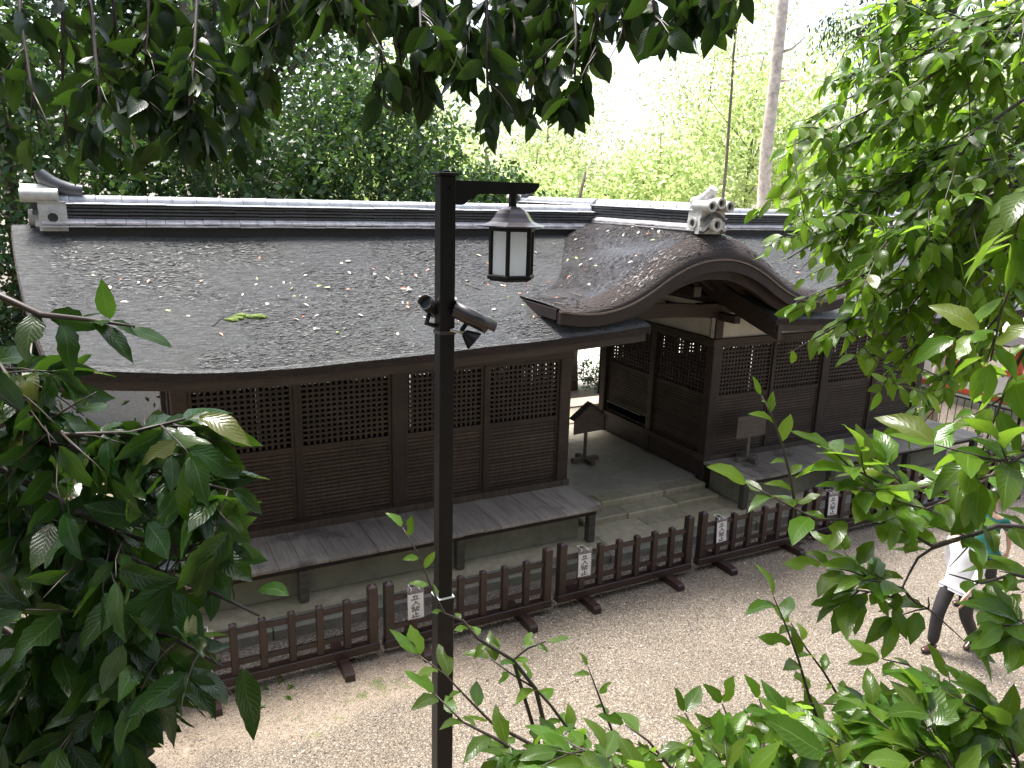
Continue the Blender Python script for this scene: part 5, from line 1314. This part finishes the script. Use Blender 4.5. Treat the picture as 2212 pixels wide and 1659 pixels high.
LB = {'pale': 'small pale dry leaf fallen on the bark roof', 'rust': 'small rusty red leaf fallen on the bark roof', 'green': 'small green leaf fallen on the bark roof'}
rr = random.Random(11); cnt = 0
while cnt < 220:
    x = rr.uniform(-.6, 10.5) if rr.random() < .88 else rr.uniform(10, 14); y = rr.triangular(8.55, 11.3, 10.2)
    if 6.45 < x < 8.9 and y < 8.9: continue
    if rr.random() > .35+.65*sstep(-.5, 2.0, x): continue
    k = rr.choices(('pale', 'rust', 'green'), (.50, .24, .26))[0]; z = roof_pt(x, y); e = .02
    n = Vector((-(roof_pt(x+e, y)-z)/e, -(roof_pt(x, y+e)-z)/e, 1)).normalized(); n = (n+Vector((rr.gauss(0,.22), rr.gauss(0,.22), 0))).normalized()
    a = rr.uniform(0, 6.28); d = Vector((math.cos(a), math.sin(a), 0)); d = (d-n*d.dot(n)).normalized(); L = rr.uniform(.05, .11)
    o = bpy.data.objects.new('fallen_leaf', fl_mesh[k]); C.objects.link(o); b_ = Vector((x, y, z+.014)); M = leaf_matrix(b_, b_+d*L, n); o.matrix_world = M
    tag(o, LB[k], 'leaf', k+' leaves fallen on the roof'); cnt += 1
for k in range(16):
    x, y = rr.uniform(.2, 6), rr.uniform(8.8, 11); a = rr.uniform(0, 3.14); L = rr.uniform(.1, .42) if k else .55
    pts = []
    for q in (-.5, -.15, .2, .5):
        px, py = x+math.cos(a)*L*q+rr.uniform(-.015,.015), y+math.sin(a)*L*q*.8; pts.append((px, py, roof_pt(px, py)+.018))
    tag(obj('fallen_twig', MB().tube(pts, [.007,.006,.005,.003], 5), 'twig' if k % 3 else 'sign_wood'), 'thin dry twig fallen on the bark roof', 'twig', 'twigs fallen on the roof')
mp = onY(530, 592, 9.55); mc = thing('moss_clump', 'green clump of moss growing on the bark roof', 'moss', (mp.x, mp.y, roof_pt(mp.x, mp.y)))
for k in range(5):
    x, y = mp.x+rr.uniform(-.2,.22), mp.y+rr.uniform(-.06,.06); z = roof_pt(x, y); bm = bmesh.new(); bmesh.ops.create_icosphere(bm, subdivisions=2, radius=1)
    for v in bm.verts: v.co = Vector((x+v.co.x*.10*rr.uniform(.8,1.2), y+v.co.y*.05*rr.uniform(.8,1.2), z+v.co.z*.035*rr.uniform(.7,1.3)))
    mb = MB(); bm.verts.index_update(); mb.add([v.co for v in bm.verts], [[v.index for v in f.verts] for f in bm.faces]); bm.free(); obj('moss_tuft', mb, 'moss', mc)
# bits on the court: dead twig and weeds
for i, (x, y) in enumerate(((1495, 1365), (1510, 1340))):
    p = onZ(x, y, .0); tag(obj('fallen_twig', MB().tube([p+Vector((-.03,0,.015)), p+Vector((.01,.05,.06)), p+Vector((-.02,.1,.13))], [.005,.004,.002], 5).tube([p+Vector((.01,.05,.06)), p+Vector((.06,.09,.09))], [.003,.002], 5), 'twig'), 'small dead twig sticking up from the gravel', 'twig', 'twigs on the gravel')
W = Plant('weed', 'small weeds sprouting from the bare earth before the barrier', 'weed', tuple(onZ(560, 1495, 0)), 'shrub', 'leaf_shrub')
for k in range(9):
    q = onZ(560+rr.uniform(-60, 70), 1490+rr.uniform(-30, 40), 0)
    for j in range(4):
        a = rr.uniform(0, 6.28); W.leaf(q+Vector((0,0,.005)), q+Vector((math.cos(a)*.05, math.sin(a)*.05, .03)), Vector((0,0,1)))
W.finish()

# ------------------------------------------------------------------ two visitors walking across the court
def skinned(name, V, E, Rd, mat, parent, root=0, sub=2):
    me = bpy.data.meshes.new(name); me.from_pydata([tuple(v) for v in V], E, []); o = bpy.data.objects.new(name, me); C.objects.link(o)
    md = o.modifiers.new('skin', 'SKIN'); md.use_smooth_shade = True; md.branch_smoothing = .6
    bm = bmesh.new(); bm.from_mesh(me); lay = bm.verts.layers.skin.verify(); bm.verts.ensure_lookup_table()
    for i, v in enumerate(bm.verts):
        r_ = Rd[i]; v[lay].radius = r_ if isinstance(r_, tuple) else (r_, r_); v[lay].use_root = (i == root)
    bm.to_mesh(me); bm.free()
    sb = o.modifiers.new('sub', 'SUBSURF'); sb.levels = sub; sb.render_levels = sub
    dg = bpy.context.evaluated_depsgraph_get(); ev = o.evaluated_get(dg); m2 = bpy.data.meshes.new_from_object(ev); bpy.data.objects.remove(o)
    m2.materials.clear(); m2.materials.append(MT[mat]); m2.polygons.foreach_set('use_smooth', [True]*len(m2.polygons)); m2.name = name
    q = bpy.data.objects.new(name, m2); C.objects.link(q); q.parent = parent; return q
def person(label, loc, rz, top, hairm, sleeve, pose, k=1.0, bag=False):
    """figure facing local +y; pose = (left knee y, left ankle y,z, right knee y, right ankle y,z, left hand y, right hand y)"""
    t = thing('person', label, 'person', loc); t.rotation_euler = (0, 0, rz); t.scale = (k, k, k)
    lk, la, lz_, rk, ra, rz_, lh, rh = pose
    J = {'pel': (0,0,.96), 'sp': (0,.01,1.14), 'ch': (0,.02,1.33), 'nk0': (0,.01,1.46), 'nk': (0,.02,1.53), 'jaw': (0,.045,1.595), 'hd': (0,.035,1.67), 'hd2': (0,.02,1.73),
         'nose': (0,.135,1.635),
         'hL': (.095,0,.92), 'kL': (.10,lk,.50), 'aL': (.10,la,lz_+.085), 'hR': (-.095,0,.92), 'kR': (-.10,rk,.50), 'aR': (-.10,ra,rz_+.085),
         'sL': (.175,.01,1.42), 'eL': (.225,lh*.35-.03,1.15), 'wL': (.225,lh,.93), 'pL': (.222,lh+.035,.86), 'sR': (-.175,.01,1.42), 'eR': (-.225,rh*.35-.03,1.15), 'wR': (-.225,rh,.93), 'pR': (-.222,rh+.035,.86)}
    Rr = {'pel': (.145,.105), 'sp': (.128,.098), 'ch': (.15,.105), 'nk0': (.075,.065), 'nk': .052, 'jaw': (.062,.066), 'hd': (.074,.088), 'hd2': (.062,.075), 'nose': .012, 'hL': .083, 'kL': .054, 'aL': .036, 'hR': .083, 'kR': .054, 'aR': .036,
          'sL': .052, 'eL': .038, 'wL': .026, 'pL': (.036,.018), 'sR': .052, 'eR': .038, 'wR': .026, 'pR': (.036,.018)}
    Ed = [('pel','sp'),('sp','ch'),('ch','nk0'),('nk0','nk'),('nk','jaw'),('jaw','hd'),('hd','hd2'),('pel','hL'),('hL','kL'),('kL','aL'),('pel','hR'),('hR','kR'),('kR','aR'),('ch','sL'),('sL','eL'),('eL','wL'),('wL','pL'),('ch','sR'),('sR','eR'),('eR','wR'),('wR','pR')]
    for sd_, sg in (('L', 1), ('R', -1)):        # five fingers
        px_, py_, pz_ = J['p'+sd_]
        for i, (dy, ln) in enumerate(((.030,.065),(.010,.078),(-.010,.072),(-.028,.055))):
            J['f%s%da' % (sd_, i)] = (px_, py_+dy, pz_-.045); J['f%s%db' % (sd_, i)] = (px_-sg*.012, py_+dy+.012, pz_-.045-ln*.55); J['f%s%dc' % (sd_, i)] = (px_-sg*.028, py_+dy+.018, pz_-.045-ln)
            for c, r_ in zip('abc', (.010, .009, .007)): Rr['f%s%d%s' % (sd_, i, c)] = r_
            Ed += [('p'+sd_, 'f%s%da' % (sd_, i)), ('f%s%da' % (sd_, i), 'f%s%db' % (sd_, i)), ('f%s%db' % (sd_, i), 'f%s%dc' % (sd_, i))]
        J['t'+sd_+'a'] = (px_-sg*.012, py_+.045, pz_-.005); J['t'+sd_+'b'] = (px_-sg*.025, py_+.06, pz_-.045); Rr['t'+sd_+'a'] = .011; Rr['t'+sd_+'b'] = .009; Ed += [('w'+sd_, 't'+sd_+'a'), ('t'+sd_+'a', 't'+sd_+'b')]
    del J['nose'], Rr['nose']
    ks = list(J); ix = {n: i for i, n in enumerate(ks)}
    body = skinned('body', [J[n] for n in ks], [(ix[a], ix[b]) for a, b in Ed], [Rr[n] for n in ks], 'skin', t, ix['pel'])
    def sub(nm, names, edges, rad, mat, extra=None, root=0):
        P = [J[n] if n in J else extra[n] for n in names]; i2 = {n: i for i, n in enumerate(names)}
        return skinned(nm, P, [(i2[a], i2[b]) for a, b in edges], rad, mat, t, root)
    ex = {'hem': (0,0,.86), 'cL': (.215,lh*.2-.03,1.22) if sleeve == 'short' else (.226,lh*.92,.955), 'cR': (-.215,rh*.2-.03,1.22) if sleeve == 'short' else (-.226,rh*.92,.955), 'col': (0,.015,1.475)}
    sub('shirt', ['pel','sp','ch','col','hem','sL','cL','sR','cR'] if sleeve == 'short' else ['pel','sp','ch','col','hem','sL','eL','cL','sR','eR','cR'],
        [('hem','pel'),('pel','sp'),('sp','ch'),('ch','col'),('ch','sL'),('ch','sR')] + ([('sL','cL'),('sR','cR')] if sleeve == 'short' else [('sL','eL'),('eL','cL'),('sR','eR'),('eR','cR')]),
        [(.168,.125),(.155,.12),(.168,.122),(.078,.07),(.172,.13)] + ([.068,.062,.068,.062] if sleeve == 'short' else [.068,.052,.040,.068,.052,.040]), top, ex)
    ex2 = {'tL': (.10,la,lz_+.075), 'tR': (-.10,ra,rz_+.075), 'wst': (0,0,1.0)}
    sub('trousers', ['pel','wst','hL','kL','tL','hR','kR','tR'], [('wst','pel'),('pel','hL'),('hL','kL'),('kL','tL'),('pel','hR'),('hR','kR'),('kR','tR')], [(.155,.118),(.15,.112),.102,.078,.068,.102,.078,.068], 'trousers', ex2)
    for x, y, z, tip in ((.10, la, lz_, .0 if lz_ < .02 else -.5), (-.10, ra, rz_, .0 if rz_ < .02 else -.5)):
        c, s_ = math.cos(tip), math.sin(tip)
        P = [(x, y+c*dy-s_*0, z+.042+s_*dy*1+.0) for dy in (-.075, -.02, .07, .15, .19)]
        skinned('shoe', P, [(0,1),(1,2),(2,3),(3,4)], [(.038,.036),(.042,.045),(.046,.036),(.044,.030),(.03,.022)], 'shoe', t, 0)
    mb = MB()       # hair: cap over the skull
    n, m_ = 16, 8
    vs = [];
    for i in range(m_+1):
        th = math.pi*.62*i/m_
        for j in range(n):
            ph = 2*math.pi*j/n; back = -math.sin(ph); r_ = 1.0; thh = th*(1.0+.22*back) if th else 0
            vs.append((.083*math.sin(thh)*math.cos(ph), .025+.098*math.sin(thh)*math.sin(ph), 1.69+.100*math.cos(thh)))
    fs = [(i*n+j, i*n+(j+1)%n, (i+1)*n+(j+1)%n, (i+1)*n+j) for i in range(m_) for j in range(n)]
    me = mb.add(vs, fs).mesh('hair', smooth=True); me.materials.append(MT[hairm]); o = bpy.data.objects.new('hair', me); C.objects.link(o); o.parent = t
    def blob(nm, c_, r3, mat):
        bm = bmesh.new(); bmesh.ops.create_uvsphere(bm, u_segments=10, v_segments=8, radius=1)
        for v in bm.verts: v.co = Vector((c_[0]+v.co.x*r3[0], c_[1]+v.co.y*r3[1], c_[2]+v.co.z*r3[2]))
        me = bpy.data.meshes.new(nm); bm.to_mesh(me); bm.free(); me.materials.append(MT[mat]); me.polygons.foreach_set('use_smooth', [True]*len(me.polygons)); o = bpy.data.objects.new(nm, me); C.objects.link(o); o.parent = t
    for s_ in (-1, 1): blob('eye', (s_*.030, .108, 1.665), (.013,.008,.008), 'ink'); blob('ear', (s_*.082, .02, 1.645), (.012,.022,.032), 'skin')
    blob('nose', (0, .122, 1.635), (.013,.020,.024), 'skin'); blob('mouth', (0, .110, 1.592), (.024,.008,.006), 'vermilion')
    return t
p1 = onZ(2028, 1412, 0)
person('person in a white shirt and dark trousers walking past the barriers', (p1.x+.16, p1.y, 0), R(92), 'shirt_white', 'grey_hair', 'long', (.16, .16, 0, -.06, -.34, .07, -.16, .22), 1.02)
p2 = onZ(2090, 1312, 0)
person('person in a teal top and black trousers walking behind the white shirt', (p2.x+.16, p2.y, 0), R(88), 'shirt_teal', 'hair', 'short', (.15, .14, 0, -.05, -.30, .06, .20, -.14), .96)


# ------------------------------------------------------------------ unseen trees added behind the viewer's terrace to block low sky light
for i, (p, lb) in enumerate((((-9, 3), 'unseen big dark tree added to block sky light, on the slope at the left of the terrace'), ((-8, -7), 'unseen big dark tree added to block sky light behind the terrace, left'), ((0, -9), 'unseen big dark tree added to block sky light straight behind the terrace'), ((9, -8), 'unseen big dark tree added to block sky light behind the terrace, right'), ((16, -5), 'unseen big dark tree added to block sky light above the far end of the court'))):
    tree('sky_block_tree', lb, p, 13, (5,4.5,5), 7.5, 5000, .55, .55, 'leaf_conifer', 200+i, .3, limbs=8, group='unseen trees added to block sky light', per=30)

# ------------------------------------------------------------------ loose stones lying proud of the gravel
def pebbles():
    mt, t, b = nodes('pebble', 0.55); g_ = t.nodes.new('ShaderNodeNewGeometry')
    c = ramp(t, g_.outputs['Random Per Island'], [(0.0, (0.07, 0.06, 0.05)), (0.3, (0.21, 0.175, 0.135)), (0.6, (0.30, 0.245, 0.18)), (0.85, (0.22, 0.165, 0.115)), (1.0, (0.50, 0.455, 0.39))]); t.links.new(c, b.inputs['Base Color'])
    g2 = np.random.default_rng(3); n = 16000; P = []
    x = g2.uniform(-1, 17, n*3); y = g2.uniform(2.5, 8.4, n*3); keep = ((x-2.92)*-.42+(y-5)*-.907 < -.05) & ((x > 2.8) | (y < 6.7) | (g2.random(n*3) < .25)); x, y = x[keep][:n], y[keep][:n]; n = len(x)
    base = np.array([(1,0,0),(-1,0,0),(0,1,0),(0,-1,0),(0,0,1),(0,0,-1)], float); F = np.array([(0,2,4),(2,1,4),(1,3,4),(3,0,4),(2,0,5),(1,2,5),(3,1,5),(0,3,5)])
    r_ = g2.uniform(.006, .017, n)**1.0; sc_ = np.stack([r_*g2.uniform(.8,1.5,n), r_*g2.uniform(.8,1.3,n), r_*g2.uniform(.45,.8,n)], 1); a = g2.uniform(0, 6.28, n)
    V = base[None]*sc_[:,None]*(1+g2.uniform(-.2,.2,(n,6,1))); ca, sa = np.cos(a)[:,None], np.sin(a)[:,None]
    W_ = np.stack([V[:,:,0]*ca-V[:,:,1]*sa, V[:,:,0]*sa+V[:,:,1]*ca, V[:,:,2]], 2); W_[:,:,0] += x[:,None]; W_[:,:,1] += y[:,None]; W_[:,:,2] += (r_*.3)[:,None]
    FF = (F[None]+6*np.arange(n)[:,None,None]).reshape(-1, 3); me = bpy.data.meshes.new('gravel_stones'); me.from_pydata(W_.reshape(-1,3).tolist(), [], FF.tolist()); me.materials.append(mt)
    o = bpy.data.objects.new('gravel_stones', me); C.objects.link(o); stuff(o)
    o['label'] = 'loose tan and grey stones of the gravel court'; o['category'] = 'gravel'
pebbles()
